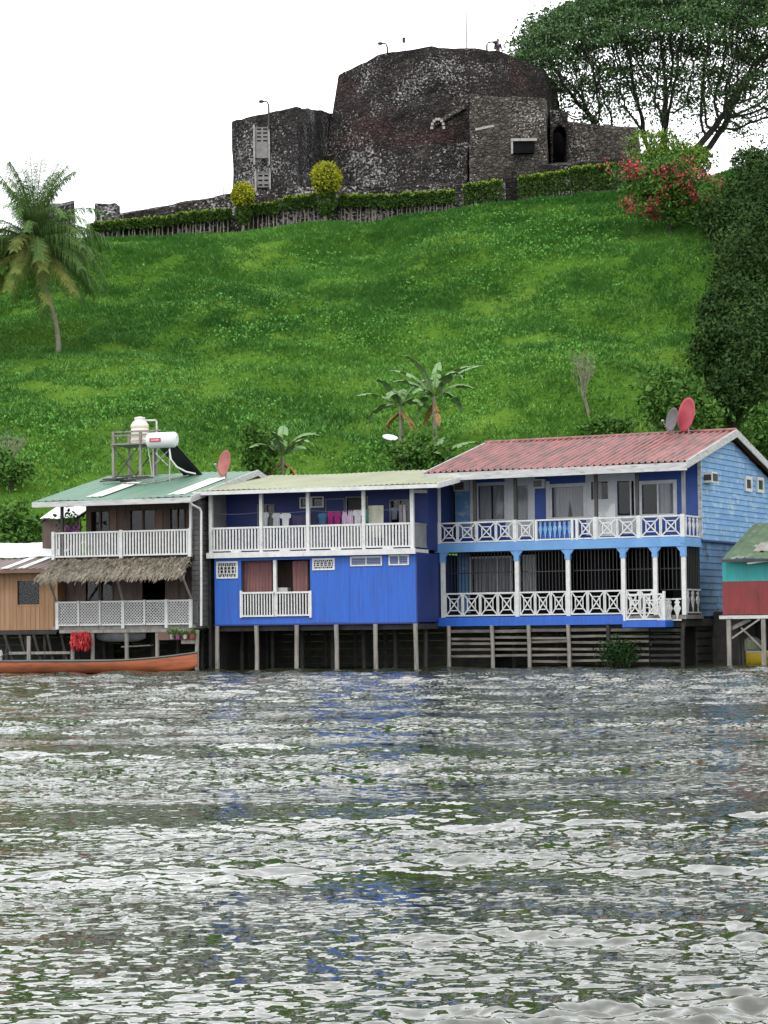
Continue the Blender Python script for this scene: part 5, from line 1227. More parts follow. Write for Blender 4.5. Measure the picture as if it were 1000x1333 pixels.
# ------------------------------------------------------------ green-roofed house
H1 = House(70, 86.0, 19.5, 'stilt_house', 'two-storey dark timber house with green roof, white balcony and thatched awning'); H = H1
U1 = H.u(248.5, 700); we = -.7; ea, eb = H.u(43, 657, we), H.u(248, 651, we); ze = H.z(146, 650, we); ze2 = H.z(146, 657.5, we)
wrg, zrg = 5.6, None; zrg = H.z(232, 616.5, wrg); print('H1 eave', ze, 'ridge', zrg, 'U1', U1)
wbk1 = 2*wrg-we
mb = MB(); corr(mb, ea, eb, we, ze, wrg, zrg, .3, .02); roof = mb.build('roof', M['green_roof'], H.r)
mb = MB(); corr(mb, ea, eb, wbk1, ze, wrg, zrg, .3, .02); mb.build('roof_back', M['green_roof'], H.r)
for (xa, xb, t0, t1) in ((102, 122, .1, .66), (210, 232, .08, .7)):
    u0, u1 = H.u(xa, 648, we), H.u(xb, 648, we); mb = MB()
    A_, B_ = (we+(wrg-we)*t0, ze+(zrg-ze)*t0+.035), (we+(wrg-we)*t1, ze+(zrg-ze)*t1+.035); corr(mb, u0, u1, A_[0], A_[1], B_[0], B_[1], .3, .01, .008, sag=.0); mb.build('skylight_sheet', M['sheet_white'], roof)
mb = MB(); mb.box(ea-.03, eb+.03, we-.04, we, ze2, ze-.015); mb.build('fascia', M['fascia'], H.r)
mb = MB()
for (a, b_) in (((we, ze), (wrg, zrg)), ((wrg, zrg), (wbk1, ze))):
    uu = eb; mb.add([(uu, a[0], a[1]-.2), (uu+.05, a[0], a[1]-.2), (uu+.05, a[0], a[1]+.03), (uu, a[0], a[1]+.03), (uu, b_[0], b_[1]-.2), (uu+.05, b_[0], b_[1]-.2), (uu+.05, b_[0], b_[1]+.03), (uu, b_[0], b_[1]+.03)],[(0,1,2,3),(7,6,5,4),(0,4,5,1),(1,5,6,2),(2,6,7,3),(3,7,4,0)])
mb.build('bargeboard', M['fascia'], H.r)
zut, zub = H.z(158, 691, 0), H.z(158, 724, 0)
WU = 1.3; zc1 = ze+(zrg-ze)*(WU-we)/(wrg-we)-.15
uw0 = H.u(112, 680, WU)
k1 = H.rect(119, 666, 142, 700, WU); k2 = H.rect(170, 664, 202, 700, WU); k3 = H.rect(222, 662, 240, 700, WU)
mb = MB(); wall_holes(mb, uw0, U1, zub-.1, zc1, WU, WU+.1, [k1, k2, k3]); mb.build('upper_wall', M['brown_wall'], H.r)
for k_ in (k1, k2, k3): window(H, *k_, WU, M['brown_wall'], .05, mull=(.5,))
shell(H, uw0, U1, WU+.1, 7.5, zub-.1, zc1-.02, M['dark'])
for a, c in ((143, 152), (203, 212)):
    u0, u1, z0, z1 = H.rect(a, 664, c, 700, WU); mb = MB(); mb.box(u0, u1, WU-.03, WU-.001, z0, z1); mb.build('wall_trim', M['plank_brown'], H.r)
mb = MB(); mb.hexa([(ea,we+.01,ze-.1),(eb,we+.01,ze-.1),(eb,WU,zc1+.04),(ea,WU,zc1+.04),(ea,we+.01,ze-.07),(eb,we+.01,ze-.07),(eb,WU,zc1+.08),(ea,WU,zc1+.08)]); mb.build('soffit', M['brown_wall'], H.r)
u = H.u(80.5, 675, 0); mb = MB(); mb.box(u-.05, u+.05, -.03, .07, zub, ze-.1); mb.build('post', M['post_dark'], H.r)
u = H.u(248, 675, 0); mb = MB(); mb.box(u-.04, u+.04, -.03, .07, zut, ze-.1); mb.build('post', M['panel'], H.r)
mb = MB(); mb.box(H.u(70, 700)-.05, U1+.05, .06, 7.4, zub-.16, zub-.02); mb.build('upper_deck', M['wood_dark'], H.r)
us_ = [H.u(x, 705) for x in (70, 158, 247.5)]
for u in us_: mb = MB(); mb.box(u-.06, u+.06, -.07, .05, zub-.08, zut+.03); mb.build('rail_post', W_, H.r)
for a, c in zip(us_, us_[1:]):
    mb = MB(); mb.box(a+.06, c-.06, -.05, .04, zut-.06, zut); mb.box(a+.06, c-.06, -.04, .03, zub, zub+.06); k = 22
    for i in range(k): u = a+.06+(i+.5)/k*(c-a-.12); mb.box(u-.03, u+.03, -.03, .015, zub+.06, zut-.06)
    mb.build('balcony_rail', W_, H.r)
# brick pier at the right end and downpipe
ua_, ub_ = H.u(249.5, 740, .2), H.u(259, 740, .2)
mb = MB(); k = 0; z = H.z(254, 815, .2)
while z < ze-.15: mb.box(ua_+(k % 2)*.008, ub_-(k % 2)*.008, .2+(k % 2)*.006, 3.5, z, z+.17); z += .185; k += 1
mb.build('block_pier', mat('grey_blocks', (.16,.155,.15), (.1,.095,.09), 3, .9), H.r)
mb = MB(); P_ = lambda x, y, w: (H.p(x, y, w)[0], w, H.p(x, y, w)[1])
mb.tube([P_(247, 652, -.72), P_(250, 657, -.6), P_(260, 662, -.15), P_(262, 666, -.1), P_(262, 815, -.1)], .045, 8); mb.build('downpipe', W_, H.r)
# thatch awning
def thatch():
    ta, tb_ = H.u(74, 733, -.15), H.u(247, 727, -.15); zt1 = H.z(160, 727, -.15); zb1 = H.z(150, 750, -1.15)
    ba, bb = H.u(47, 745, -1.15), H.u(238, 745, -1.15)
    rg = np.random.default_rng(12); V = []; Fq = []
    n_ = 5200
    t = rg.random(n_); v = rg.random(n_)
    top = np.stack([ta+(tb_-ta)*t, np.full(n_, -.12), np.full(n_, zt1)], 1); bot = np.stack([ba+(bb-ba)*t, np.full(n_, -1.15), np.full(n_, zb1)], 1)
    P = top*(1-v[:, None])+bot*v[:, None]+rg.normal(size=(n_,3))*np.array([.03,.02,.025])
    P[:, 2] += .06*fbm(t*25, v*3, 2, 91)
    d = (bot-top); d /= np.linalg.norm(d, axis=1)[:, None]; d = d*1.0+rg.normal(size=(n_,3))*np.array([.35,.15,.15])+np.array([0,0,-.25])*v[:, None]
    d /= np.linalg.norm(d, axis=1)[:, None]; ll = (.18+.22*rg.random(n_))[:, None]*(1+.6*np.clip(fbm(t*9, v*0, 2, 5), -.5, 1))[:, None]; s_ = np.cross(d, np.array([0,1,.4])); s_ /= np.linalg.norm(s_, axis=1)[:, None]; w = .018+.015*rg.random((n_,1))
    Q = np.stack([P-s_*w, P+s_*w, P+d*ll+s_*w*.3, P+d*ll-s_*w*.3], 1).reshape(-1, 3)
    o = npmesh('thatch_awning', Q, np.arange(len(Q)).reshape(-1, 4), M['thatch'], H.r)
    mb = MB(); mb.hexa([(ba+.1,-1.1,zb1-.05),(bb-.1,-1.1,zb1-.05),(tb_,-.1,zt1-.1),(ta,-.1,zt1-.1),(ba+.1,-1.1,zb1),(bb-.1,-1.1,zb1),(tb_,-.1,zt1-.05),(ta,-.1,zt1-.05)]); mb.build('thatch_bed', M['thatch'], o)
    m2 = MB(); m2.beam((ba, -1.05, zb1-.1), (bb, -1.05, zb1-.1), .07, .07); m2.build('awning_pole', M['wood_grey'], o)
    return zb1
zaw = thatch()
zlt_, zlb_ = H.z(160, 782, 0), H.z(160, 814, 0)
for (xa, ya, xb, yb) in ((62, 752, 73, 783), (152, 752, 160, 781), (234, 742, 249, 779)):
    a = H.p(xa, ya, -1.0); c = H.p(xb, yb, -.05); mb = MB(); mb.tube([(a[0], -1.0, a[1]), (c[0], -.05, c[1])], .045, 7); mb.build('awning_prop', M['wood_grey'], H.r)
# lower storey
WL = 1.2; zlc = zub-.17
q1 = H.rect(112, 758, 128, 786, WL); q2 = H.rect(132, 757, 146, 786, WL); q3 = H.rect(185, 755, 215, 810, WL)
mb = MB(); wall_holes(mb, H.u(74, 770, WL)-.6, U1, zlb_, zlc, WL, WL+.1, [q1, q2, q3]); mb.build('lower_wall', M['brown_wall'], H.r)
for q_ in (q1, q2): window(H, *q_, WL, M['brown_wall'], .05)
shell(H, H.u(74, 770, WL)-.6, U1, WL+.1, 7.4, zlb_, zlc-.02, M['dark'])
mb = MB(); mb.box(-.1, U1+.1, .05, WL, zlb_-.14, zlb_-.01); mb.build('lower_deck', M['wood_grey'], H.r)
lx = [75, 102.5, 130.5, 160.5, 188.5, 217, 248.5]; lu = [H.u(x, 798) for x in lx]
for i, u in enumerate(lu): mb = MB(); wd = .06 if i in (0, 3, 5, 6) else .035; mb.box(u-wd, u+wd, -.06, .045, zlb_-.12 if wd > .05 else zlb_, zlt_+.02); mb.build('rail_post', M['lattice_w'] if 'lattice_w' in M else W_, H.r)
for a, c in zip(lu, lu[1:]):
    mb = MB(); mb.box(a+.06, c-.06, -.04, .035, zlt_-.06, zlt_); mb.box(a+.06, c-.06, -.04, .035, zlb_, zlb_+.06); lattice(mb, a+.04, c-.04, zlb_+.06, zlt_-.06, 0, .085, .026); mb.build('lattice_rail', W_, H.r)
mb = MB(); a = H.u(250.5, 798, .2); c = H.u(258.5, 798, .2); lattice(mb, a, c, zlb_+.06, zlt_-.06, .15, .085, .024); mb.build('lattice_rail', M['grey_wall'], H.r)
# under floor
zb2 = H.z(160, 826, 0)
mb = MB(); mb.beam((H.u(78, 822, -.1), -.1, H.z(150, 821.5, -.1)), (U1+.1, -.1, H.z(150, 821.5, -.1)), .1, .12); mb.build('floor_beam', M['wood_grey'], H.r)
mb = MB(); 
for k in range(14): u = .1+k*(U1-.1)/13; mb.box(u-.04, u+.04, -.03, 6, zlb_-.22, zlb_-.145)
mb.build('joists', M['wood_dark'], H.r)
for x in (95, 120.5, 165, 205, 257): pile(H, H.u(x, 840, -.05), -.05, zlb_-.2, .08, M['wood_grey'])
for w in (1.5, 3.2, 5.2):
    for i in range(6): pile(H, .3+i*(U1-.5)/5+(.25 if w == 3.2 else 0), w, zlb_-.2, .08)
u0, u1, z0, z1 = H.rect(207, 822, 256, 833, -.08); mb = MB(); mb.box(u0, u1, -.15, -.12, z0, z1); mb.build('brown_board', M['plank_brown'], H.r)
u0, u1, z0, z1 = H.rect(237, 833, 256, 838, -.08); mb = MB(); mb.box(u0, u1, -.15, -.12, z0, z1-.01); mb.build('lower_board', M['wood_grey'], H.r)
mb = MB(); mb.beam((H.u(160,842,.5), .5, H.z(160,842,.5)), (H.u(198,840,.5), .5, H.z(198,840,.5)), .3, .05); mb.build('shelf_board', M['wood_grey'], H.r)
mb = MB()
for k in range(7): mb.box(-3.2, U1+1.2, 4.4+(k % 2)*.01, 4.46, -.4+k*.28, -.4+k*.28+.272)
mb.build('shade_boards', M['wood_dark'], H.r)  # added boards that darken the space under the floor
mb = MB(); mb.box(ub_+.02, ub_+.12, 1.0, 7.5, -.3, zut); mb.build('end_wall', M['wood_dark'], H.r)
def local_obj(mb, name, m, label, cat, H, group=None, smooth=False):
    o = mb.build(name, m, None, smooth); o.location = H.o; o.rotation_euler = (0,0,-H.th); return tag(o, label, cat, group)
# red bundle: float vests hung up
P = []
u0, u1, z0, z1 = H.rect(95, 821, 117, 845, -.25)
rg = np.random.default_rng(4); n_ = 620; P = np.stack([rg.uniform(u0, u1, n_), -.3+rg.normal(size=n_)*.08, rg.uniform(z0+.15, z1, n_)], 1)
V, Fq = leaves(P, .22, .22, up=(0,0,-1.8), spread=.45, rng=rg); o = npmesh('red_bunting', V, Fq, mat('red_cloth', (.65,.03,.04), (.5,.02,.03), 5, .7, c3=(.7,.45,.45), s3=9, t3=.62), None); o.location = H.o; o.rotation_euler = (0,0,-H.th); tag(o, 'bunch of ragged red cloth hanging under the lattice balcony', 'cloth bundle')
# hanging grey canoe
def canoe(name, Lh, beamw, dep, mO, mI, sheer=.25, rim=None, parent_loc=None, rz=0, label='', cat='boat', bow=1, stern_flat=True, thw=4, up=False):
    r = empty(name, parent_loc, rz, label, cat); n_ = 30; secs = []
    for i in range(n_+1):
        t = i/n_
        if stern_flat: wv = (min(1, .62+t*1.6) if t < .3 else 1)*(1-max(0, (t-.55)/.45)**2.2*.97)
        else: wv = max(.03, math.sin(math.pi*t))**.6
        if stern_flat: sh = sheer*max(0, (t-.5)/.5)**2+.03*(1-t)
        else: sh = sheer*abs(2*t-1)**2.5
        kz = -dep*.35+ (max(0, (t-.86)/.14)**2*dep*.5 if stern_flat else abs(2*t-1)**4*dep*.4)
        secs.append((t*Lh, beamw/2*wv, kz, dep*.65+sh))
    def hull(off):
        V = []; m_ = 9
        for (x, hw, kz, zt) in secs:
            for j in range(m_):
                a = (j/(m_-1))*2-1; s_ = abs(a)**.75*(1 if a > 0 else -1); yy = (hw-off)*math.copysign(min(1, abs(a)*1.5)**.9, a); zz_ = kz+off+(zt-kz-off)*(max(0, abs(a)-.35)/.65)
                V.append((x, yy, zz_))
        return V, m_
    V, m_ = hull(0); V2, _ = hull(.035)
    mb = MB(); mb.add(V, [(i*m_+j, i*m_+j+1, (i+1)*m_+j+1, (i+1)*m_+j) for i in range(n_) for j in range(m_-1)]+[tuple(range(m_))]); mb.build('hull', mO, r, True)
    mb = MB(); mb.add(V2, [(i*m_+j, (i+1)*m_+j, (i+1)*m_+j+1, i*m_+j+1) for i in range(n_) for j in range(m_-1)]); mb.build('hull_lining', mI, r, True)
    mb = MB()
    for sg in (-1, 1): mb.tube([(x, sg*(hw-.015), zt+.01) for (x, hw, kz, zt) in secs], rim or .03, 6)
    mb.build('gunwale', mI, r)
    if thw:
        for k in range(thw):
            i = int(n_*(k+1)/(thw+1.6)); x, hw, kz, zt = secs[i]; q = MB(); q.box(x-.1, x+.1, -hw+.04, hw-.04, zt-.14, zt-.1); q.build('thwart', mI, r)
    return r, secs
gc = mat('grey_hull', (.24,.25,.27), (.17,.175,.19), 2, .6)
u0, z0 = H.p(126, 829, .45); p0 = H.world(u0, .45, z0-.08); Lg = H.u(190, 825, .45)-u0
canoe('kayak', Lg, .55, .34, gc, gc, .18, .02, p0, -H.th, 'slim grey canoe slung under the lattice balcony', 'canoe', stern_flat=False, thw=0)
# pots with flowers hanging at the right end
for i, (x, c_, nm) in enumerate(((224, (.6,.5,.55), 'white'), (231.5, (.5,.08,.35), 'purple'), (241, (.7,.7,.68), 'pale'), (250, (.5,.05,.08), 'red'))):
    u, z = H.p(x, 832, -.3); mb = MB(); r = empty('flower_pot', H.world(u, -.3, z), 0, nm+' pot with a trailing plant hanging on the brown board', 'flower pot', 'pots hanging on the brown board')
    mb.lathe((0,0,0), [(.05,0),(.09,.16),(.1,.17)], 8); mb.build('pot', mat('pot_'+nm, c_, None, 4, .6), r)
    P = RNG.normal(size=(60,3))*.08+np.array([0,0,.26]); V, Fq = leaves(P, .1, .5); npmesh('foliage', V, Fq, M['mid_leaf'], r)
u, z = H.p(90, 690, .5); P = RNG.normal(size=(200,3))*np.array([.18,.15,.14]); r = empty('flowering_plant', H.world(u, .6, z), 0, 'purple-flowered plant behind the left end of the white balcony rail', 'plant')
V, Fq = leaves(P, .1, .8); npmesh('blossoms', V, Fq, mat('purple_petals', (.3,.06,.3), (.2,.05,.25), 4, .6), r); V, Fq = leaves(P[:120]*1.3+np.array([0,0,.35]), .18, .5); npmesh('foliage', V, Fq, M['mid_leaf'], r)
mb = MB(); mb.lathe((0,0,-.55), [(.1,0),(.16,.3),(.17,.32)], 10); mb.build('pot', M['brown_wall'], r)
# small lean-to roof seen behind the left end of the balcony
g0 = at_y(52, 675, 90.5); r = empty('lean_to', g0, R(-19), 'small lean-to with white sheet roof and brown wall behind the green-roofed house', 'shed')
mb = MB(); corr(mb, 0, 1.55, 0, 0, 1.4, .5, .2, .02); mb.build('roof', M['white_roof'], r)
mb = MB(); mb.box(-.05, 1.6, .3, .4, -1.6, -.02); mb.build('wall', M['brown_wall'], r)
for x in (.05, 1.45): mb = MB(); mb.beam((x, .02, -.13), (x, 1.35, .34), .06, .08); mb.build('rafter', M['post_dark'], r)

# tank stand, tank and solar heater on the green roof
wz = lambda w: ze+(zrg-ze)*(w-we)/(wrg-we)
def tank_stand():
    w = 4.3; r = empty('tank_stand', H.world(H.u(148, 625, w), w, wz(w)), -H.th, 'grey timber scaffold carrying the beige water tank on the green roof', 'stand')
    b = H.u(148, 625, w); Wd = H.u(183, 600, w)-b; zT = H.z(165, 577, w)-wz(w); zH = H.z(165, 561, w)-wz(w); D = 1.4
    for (x, y, hh) in ((0,0,zH),(Wd,0,zH),(0,D,zH),(Wd,D,zH)): mb = MB(); mb.box(x-.05,x+.05,y-.05,y+.05,-.3 if y == 0 else -.0,hh); mb.build('leg', M['wood_grey'], r)
    mb = MB(); mb.box(-.1, Wd+.9, -.08, D+.08, zT-.06, zT); mb.build('platform', M['wood_grey'], r)
    mb = MB()
    for z in (zT+.28, zH-.06): mb.box(.05, Wd-.05, -.03, .03, z, z+.06); mb.box(Wd+.05, Wd+.85, -.03, .03, z, z+.06)
    mb.build('guard_rail', M['wood_grey'], r)
    mb = MB(); mb.beam((.03,-.06,0),(Wd-.03,-.06,zT-.1),.03,.04); mb.beam((.03,-.09,zT-.1),(Wd-.03,-.09,0),.03,.04); mb.beam((.03,D+.06,0),(Wd-.03,D+.06,zT-.1),.03,.04); mb.build('brace', M['post_dark'], r)
    tx_ = H.u(181.5, 575, w+.6)-b; tb = H.world(b+tx_, w+.65, wz(w)+zT)
    t = empty('water_tank', tb, 0, 'beige ribbed plastic water tank standing on the timber scaffold', 'water tank'); hh = H.z(181, 545, w+.6)-wz(w)-zT; rr_ = .36
    prof = []
    for k in range(25):
        f = k/24; rad = rr_*(1-.035*(math.sin(f*34) > 0)); 
        if f > .74: rad = rr_*(1-(f-.74)/.26*.45)
        if f > .9: rad = rr_*.58
        prof.append((rad, hh*f))
    mb = MB(); mb.lathe((0,0,0), prof, 24); mb.build('tank', mat('beige_plastic', (.85,.79,.68), (.72,.66,.56), 3, .5), t)
    mb = MB(); mb.lathe((0,0,hh), [(.22,0),(.22,.05),(.05,.08)], 18); mb.build('lid', M['white_roof'], t)
    mb = MB(); mb.tube([(.2,0,hh*.93),(.62,0,hh*.93),(.66,0,hh*.9),(.66,0,-.4)], .035, 8); mb.build('pipe', W_, t)
tank_stand()
def solar():
    w = 3.4; b = H.u(198.5, 625, w); z0 = wz(w); r = empty('solar_water_heater', H.world(b, w, z0), -H.th, 'solar water heater with white drum and dark sloping collector on the green roof', 'solar heater')
    U = lambda x, y: H.u(x, y, w)-b; Z = lambda x, y: H.z(x, y, w)-z0
    zc = Z(211, 573); rad = (Z(211, 562.5)-Z(211, 583))/2; xa, xb = U(192, 573), U(230.5, 573)
    mb = MB(); mb.lathe((0,0,zc), [(rad*.5,xa),(rad*.9,xa+.05),(rad,xa+.12),(rad,xb-.12),(rad*.9,xb-.05),(rad*.5,xb)], 24, 'X'); mb.build('drum', mat('white_enamel', (.8,.82,.83), (.74,.76,.78), 2, .3), r, False)
    # label: small red plate with pale lettering
    la, lb = U(199, 573), U(213.5, 573); lz0, lz1 = Z(206, 576), Z(206, 571)
    mb = MB(); mb.box(la, lb, -rad-.012, -rad*.93, lz0, lz1); pl = mb.build('label_plate', mat('red_label', (.5,.02,.06), (.45,.02,.05), 2, .5), r)
    mb = MB(); x = la+.07; rg = random.Random(2)
    while x < lb-.08: h_ = rg.choice((.05,.07)); mb.box(x, x+.025, -rad-.016, -rad-.012, (lz0+lz1)/2-.03, (lz0+lz1)/2-.03+h_); x += .045
    mb.build('label_mark', W_, pl)
    # collector going back and down
    xc, xd = U(207, 600), U(226, 600)
    mb = MB(); mb.hexa([(xc,0,zc-rad*.9),(xd+.1,0,zc-rad*.9),(xd+.6,1.9,-.0),(xc+.5,1.9,-.0),(xc,.06,zc-rad*.6),(xd+.1,.06,zc-rad*.6),(xd+.6,1.96,.1),(xc+.5,1.96,.1)]); mb.build('collector', M['black'], r)
    mb = MB()
    for k in range(13): f = k/12; x0_ = xc+(xd+.1-xc)*f; mb.tube([(x0_, -.02, zc-rad*.72), (x0_+.5, 1.9, .06)], .024, 5)
    mb.build('collector_tubes', M['dark'], r)
    for (xa_, ya_, xb_, yb_) in ((193, 583, 199.5, 622), (199.5, 583, 200, 622), (221, 583, 221, 622)):
        mb = MB(); mb.tube([(U(xa_, ya_), 0, Z(xa_, ya_)), (U(xb_, yb_), 0, Z(xb_, yb_)-.15)], .03, 6); mb.build('leg', M['metal'], r)
    mb = MB(); mb.tube([(U(203,590),-.03,Z(203,590)),(U(219,606),-.03,Z(219,606))], .02, 6); mb.tube([(U(219,588),-.06,Z(219,588)),(U(203,604),-.06,Z(203,604))], .02, 6); mb.build('brace', M['metal'], r)
    mb = MB(); mb.tube([(U(222,585),-.1,Z(222,585)),(U(224,598),-.1,Z(224,598)),(U(231,608),-.05,Z(231,608)),(U(241,614),.1,Z(241,614)),(U(249,616),.4,Z(249,616))], .035, 7); mb.build('hose', W_, r)
solar()
# loose pipes and sheets lying on the roof
mb = MB(); rg = random.Random(9)
for k in range(9):
    x = rg.uniform(130, 190); a = H.u(x, 628, 3.6); w = rg.uniform(3.2, 4.0); mb.tube([(a, w, wz(w)+.06+.02*k), (a+rg.uniform(.5,1.3), w+rg.uniform(-.5,.3), wz(w)+.08+.02*k)], .03, 5)
local_obj(mb, 'pipe_pile', M['post_dark'], 'tangle of loose dark pipes lying on the green roof below the tank stand', 'pipes', H)
mb = MB(); mb.tube([(H.u(158,630,3), 3, wz(3)+.05), (H.u(190,632,2.6), 2.6, wz(2.6)+.06), (H.u(215,626,3.3), 3.3, wz(3.3)+.06), (H.u(245,618,4.4), 4.4, wz(4.4)+.08)], .03, 6)
local_obj(mb, 'roof_pipe', M['wood_grey'], 'long thin pipe snaking across the green roof to the heater', 'pipe', H)

# ------------------------------------------------------------ wooden house at the left edge
H0 = House(-60, 87.5, 14, 'stilt_house', 'low unpainted brown board house with white roof at the left edge'); H = H0
ur = H.u(73, 780); zt0, zb0 = H.z(30, 741), H.z(30, 820.5); hw = H.rect(23, 756, 52, 787)
mb = MB(); wall_holes(mb, 0, ur, zb0, zt0, 0, .08, [hw]); mb.build('front_wall', M['wood'], H.r)
mb = MB(); x = .0; rg = random.Random(5)
while x < ur-.1:
    wdt = rg.uniform(.14,.2)
    if not (hw[0]-.03 < x+wdt/2 < hw[1]+.03): mb.box(x+.004, min(x+wdt, ur)-.004, -.015-rg.random()*.01, -.001, zb0+.01, zt0-.01)
    else: mb.box(x+.004, x+wdt-.004, -.02, -.001, zb0+.01, hw[2]-.06); mb.box(x+.004, x+wdt-.004, -.02, -.001, hw[3]+.06, zt0-.01)
    x += wdt
mb.build('boards', M['wood'], H.r)
window(H, *hw, 0, M['wood'], .05, out=.03); shell(H, 0, ur, .08, 5, zb0, zt0, M['dark'])
mb = MB(); mb.box(ur, ur+.06, 0, 5, zb0, zt0); mb.build('side_wall', M['wood'], H.r)
we = -.5; ze = H.z(30, 741, we); e0, e1 = -.5, H.u(62, 738, we)
wm = 2.4; zm = H.z(40, 727, wm); wt_ = 5.4; zt9 = H.z(40, 706.5, wt_)
mb = MB(); corr(mb, e0, e1, we, ze, wm, zm, .25, .03); mb.build('roof', M['brown_roof'], H.r)
mb = MB(); corr(mb, e0, H.u(74, 716, wm), wm-.1, zm+.06, wt_, zt9, .5, .012); mb.build('upper_roof', M['white_roof'], H.r)
for xa in (18, 40): u = H.u(xa-18, 738, we); mb = MB(); mb.hexa([(u,we+.05,ze+.04),(u+.3,we+.05,ze+.04),(u+.3,wm,zm+.045),(u,wm,zm+.045),(u,we+.05,ze+.052),(u+.3,we+.05,ze+.052),(u+.3,wm,zm+.056),(u,wm,zm+.056)]); mb.build('skylight_sheet', M['white_roof'], H.r)
mb = MB(); mb.box(e0, e1+.05, we-.04, we, ze-.14, ze-.01); mb.build('fascia', M['plank_brown'], H.r)
for i in range(6): pile(H, .6+i*.75, .2, zb0, .07, M['wood_dark'])
for (a, c) in ((6, 20), (26, 38), (44, 56), (62, 72), (80, 90)):
    p_ = H.p(a, 826, .0); q_ = H.p(c-2, 862, .0); mb = MB(); mb.beam((p_[0], 0, p_[1]), (q_[0], 0, q_[1]), .09, .09); mb.build('brace', M['wood_dark'], H.r)
mb = MB(); mb.beam((H.u(12,850,-.1), -.1, H.z(50,850,-.1)), (H.u(92,850,-.1), -.1, H.z(50,850,-.1)), .08, .1); mb.build('cross_beam', M['wood_grey'], H.r)
u = H.u(38.5, 850, -.1); mb = MB(); mb.box(u-.07, u+.07, -.2, -.13, -.4, H.z(38, 828, -.1)); mb.build('post', M['wood_grey'], H.r)
mb = MB(); mb.box(0, ur, 0, 5, zb0-.16, zb0-.002); mb.build('floor_frame', M['wood_dark'], H.r)
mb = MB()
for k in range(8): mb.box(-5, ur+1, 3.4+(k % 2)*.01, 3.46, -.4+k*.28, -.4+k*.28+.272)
mb.build('shade_boards', M['wood_dark'], H.r)  # added dark backing in place of underfloor shade

# ------------------------------------------------------------ teal and red house at the right edge
H4 = House(942, 79.5, 22, 'stilt_house', 'small teal and dark red house with mossy green roof at the right edge'); H = H4
ur = 4.5; zt0, zm0, zb0 = H.z(970, 731), H.z(970, 756.5), H.z(970, 800)
mb = MB(); mb.box(0, ur, 0, .1, zm0, zt0); mb.box(-.0, .1, .1, 4, zm0, zt0); mb.build('teal_wall', M['teal'], H.r)
mb = MB(); mb.box(-.01, ur, -.01, .1, zb0, zm0-.002); mb.box(-.01, .1, .1, 4, zb0, zm0-.002); mb.build('red_wall', M['red_wall'], H.r)
for k in range(1, 6): mb = MB(); u = k*.62; mb.box(u-.012, u+.012, -.018, -.011, zb0, zm0-.01); mb.build('batten', M['red_wall'], H.r)
we = -.45; e0, e1 = H.u(940, 729, we), ur+.5; ze = H.z(970, 727.5, we); wt_ = 4.6; zt9 = H.z(1003, 681, wt_); print('H4', ze, zt9, ur)
mb = MB(); corr(mb, e0, e1, we, ze, wt_, zt9, .28, .03); roof = mb.build('roof', M['moss_roof'], H.r)
mb = MB(); corr(mb, e0+.9, e0+1.7, we+.8, ze+(zt9-ze)*.16+.05, we+2.0, ze+(zt9-ze)*.4+.05, .28, .03, sag=0); mb.build('loose_sheet', M['wood_grey'], roof)
mb = MB(); mb.hexa([(e0,we-.02,ze-.1),(e1,we-.02,ze-.1),(e1,we,ze-.1),(e0,we,ze-.1),(e0,we-.02,ze-.015),(e1,we-.02,ze-.015),(e1,we,ze-.015),(e0,we,ze-.015)]); mb.build('fascia', M['post_dark'], H.r)
mb = MB(); mb.beam((H.u(973,733,-.3),-.3,H.z(973,733.5,-.3)),(H.u(1004,729,-.3),-.3,H.z(1003,729.5,-.3)),.05,.06); mb.build('eave_pole', M['panel'], H.r)
mb = MB(); mb.box(-.12, ur, -.1, .1, H.z(970, 805.5, -.1), H.z(970, 801, -.1)); mb.build('deck_beam', M['fascia'], H.r)
mb = MB(); mb.box(-.1, ur, .1, 4, zb0-.12, zb0-.002); mb.build('floor', M['wood_dark'], H.r)
zD = H.z(970, 805.5, -.1)
for x, m_ in ((949.5, M['wood_grey']), (994.5, M['wood_grey'])): u = H.u(x, 830, 0); mb = MB(); mb.box(u-.07, u+.07, -.07, .07, -1, zD); mb.build('piling', m_, H.r)
for w in (1.6, 3.2):
    for i in range(4): pile(H, .3+i*1.1, w, zb0-.1, .07)
def bb(x0, y0, x1, y1, w, t, m_): p_, q_ = H.p(x0, y0, w), H.p(x1, y1, w); mb = MB(); mb.beam((p_[0], w, p_[1]), (q_[0], w, q_[1]), .05, t, (0,0,1)); mb.build('brace', m_, H.r)
bb(953, 818, 977, 806, .12, .13, M['wood_grey']); bb(953, 831, 989, 806, -.1, .06, M['wood_grey']); bb(965, 817, 994, 845, .2, .06, M['wood_grey'])
for x in (962, 967): u = H.u(x, 840, .8); pile(H, u, .8, zb0-.3, .05)
mb = MB()
for k in range(8): mb.box(-2.4, ur, 3.4+(k % 2)*.01, 3.46, -.4+k*.28, -.4+k*.28+.272)
mb.build('shade_boards', M['wood_dark'], H.r)  # dark backing added for the shade below the deck
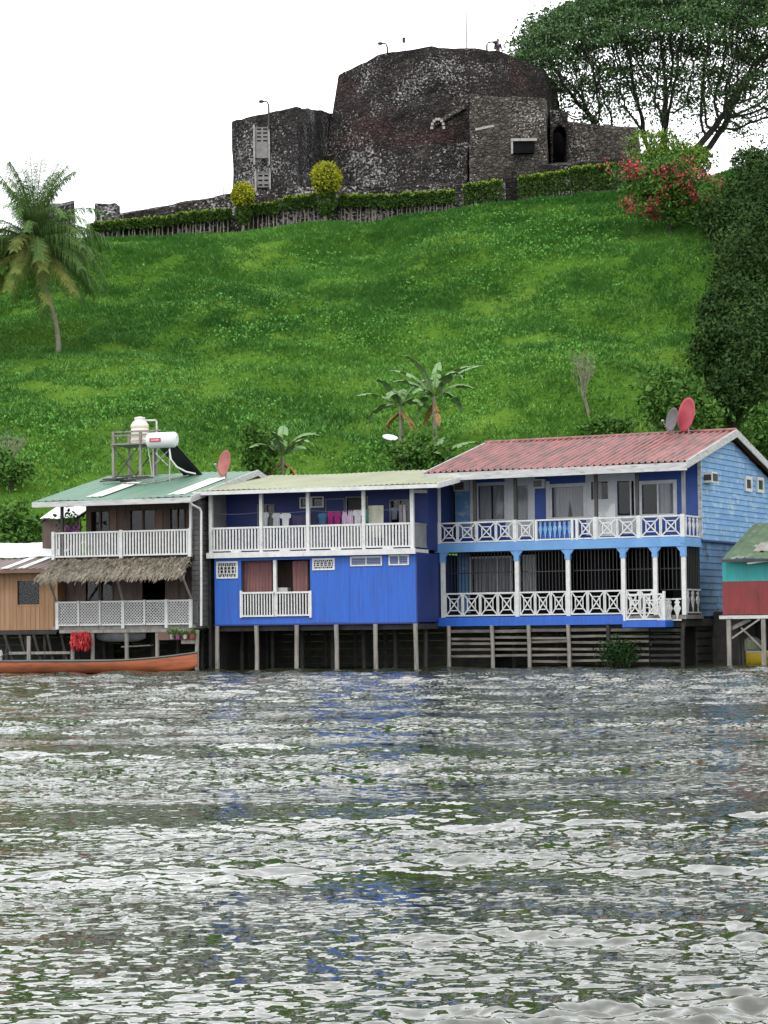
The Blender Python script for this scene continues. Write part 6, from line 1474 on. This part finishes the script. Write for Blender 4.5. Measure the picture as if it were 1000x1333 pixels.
# yellow boat
g = at_y(971, 850, 80.6); yb = mat('yellow_hull', (.62,.46,.02), (.5,.36,.015), 2, .45)
r, _ = canoe('motor_boat', 4.5, 1.0, .46, yb, M['fascia'], .12, .03, Vector((g.x, g.y, .17)), R(-6), 'yellow boat moored under the teal and red house, cut by the right edge', 'boat', thw=3)
def letters(txt, loc, size, rz, m, parent):
    cu = bpy.data.curves.new('lettering', 'FONT'); cu.body = txt; cu.size = size; cu.extrude = .004; o = bpy.data.objects.new('lettering', cu); COL.objects.link(o)
    dg = bpy.context.evaluated_depsgraph_get(); me = bpy.data.meshes.new_from_object(o.evaluated_get(dg)); bpy.data.objects.remove(o); me.materials.clear()
    q = link('lettering', me, m, parent); q.location = loc; q.rotation_euler = (R(90), 0, rz); return q
letters('A', (.60, -.46, .05), .22, 0, M['black'], r)
g = at_y(980, 848, 81.6); mb = MB(); prof = [(.24,0),(.29,.08),(.3,.3),(.27,.42),(.17,.5),(.06,.53)]; mb.lathe((0,0,0), prof, 14)
for k in range(10): a = k*.628; mb.tube([(.3*math.cos(a), .3*math.sin(a), .06), (.3*math.cos(a), .3*math.sin(a), .38)], .02, 4)
o = mb.build('float_drum', mat('pale_green_plastic', (.42,.46,.32), (.3,.34,.22), 3, .6)); o.location = g+Vector((0,0,-.0)); tag(o, 'pale green plastic drum behind the yellow boat', 'drum')
# orange boat
mo = mat('orange_hull', (.48,.13,.045), (.32,.085,.03), 1.5, .6, c3=(.15,.07,.045), s3=3, t3=.5, soft=.3, stretch=(.5,1,3)); mi = mat('dark_gunwale', (.09,.1,.09), (.06,.065,.06), 3, .6)
g0, g1 = at_y(3, 870, 83.9), at_y(257, 870, 82.6); dv = g1-g0; Lb = dv.length
ob, secs = canoe('long_boat', Lb, 1.0, .42, mo, mi, .28, .045, Vector((g0.x, g0.y, .13)), math.atan2(dv.y, dv.x), 'long narrow orange wooden boat moored below the green-roofed house', 'boat', thw=5)
mb = MB(); mb.box(-.32,-.05,-.13,.13,.3,.62); mb.hexa([(-.36,-.15,.5),(-.02,-.15,.5),(-.02,.15,.5),(-.36,.15,.5),(-.3,-.11,.72),(-.05,-.11,.72),(-.05,.11,.72),(-.3,.11,.72)]); q = empty('outboard_motor', ob.location, ob.rotation_euler.z, 'small outboard motor with pale cowl on the stern of the orange boat', 'outboard motor'); mb.build('cowl', M['panel'], q)
mb = MB(); mb.tube([(-.18,0,.4),(-.2,0,-.4)], .05, 8); mb.build('leg', M['black'], q); mb = MB(); mb.tube([(-.05,0,.5),(.35,.05,.62)], .02, 6); mb.build('tiller', M['black'], q)
# rest
for o in bpy.data.objects:
    if o.parent is None and o.type not in {'CAMERA','LIGHT'} and not o.get('label') and o.get('kind') != 'structure': print('UNLABELLED', o.name)
print('objects', len(bpy.data.objects))
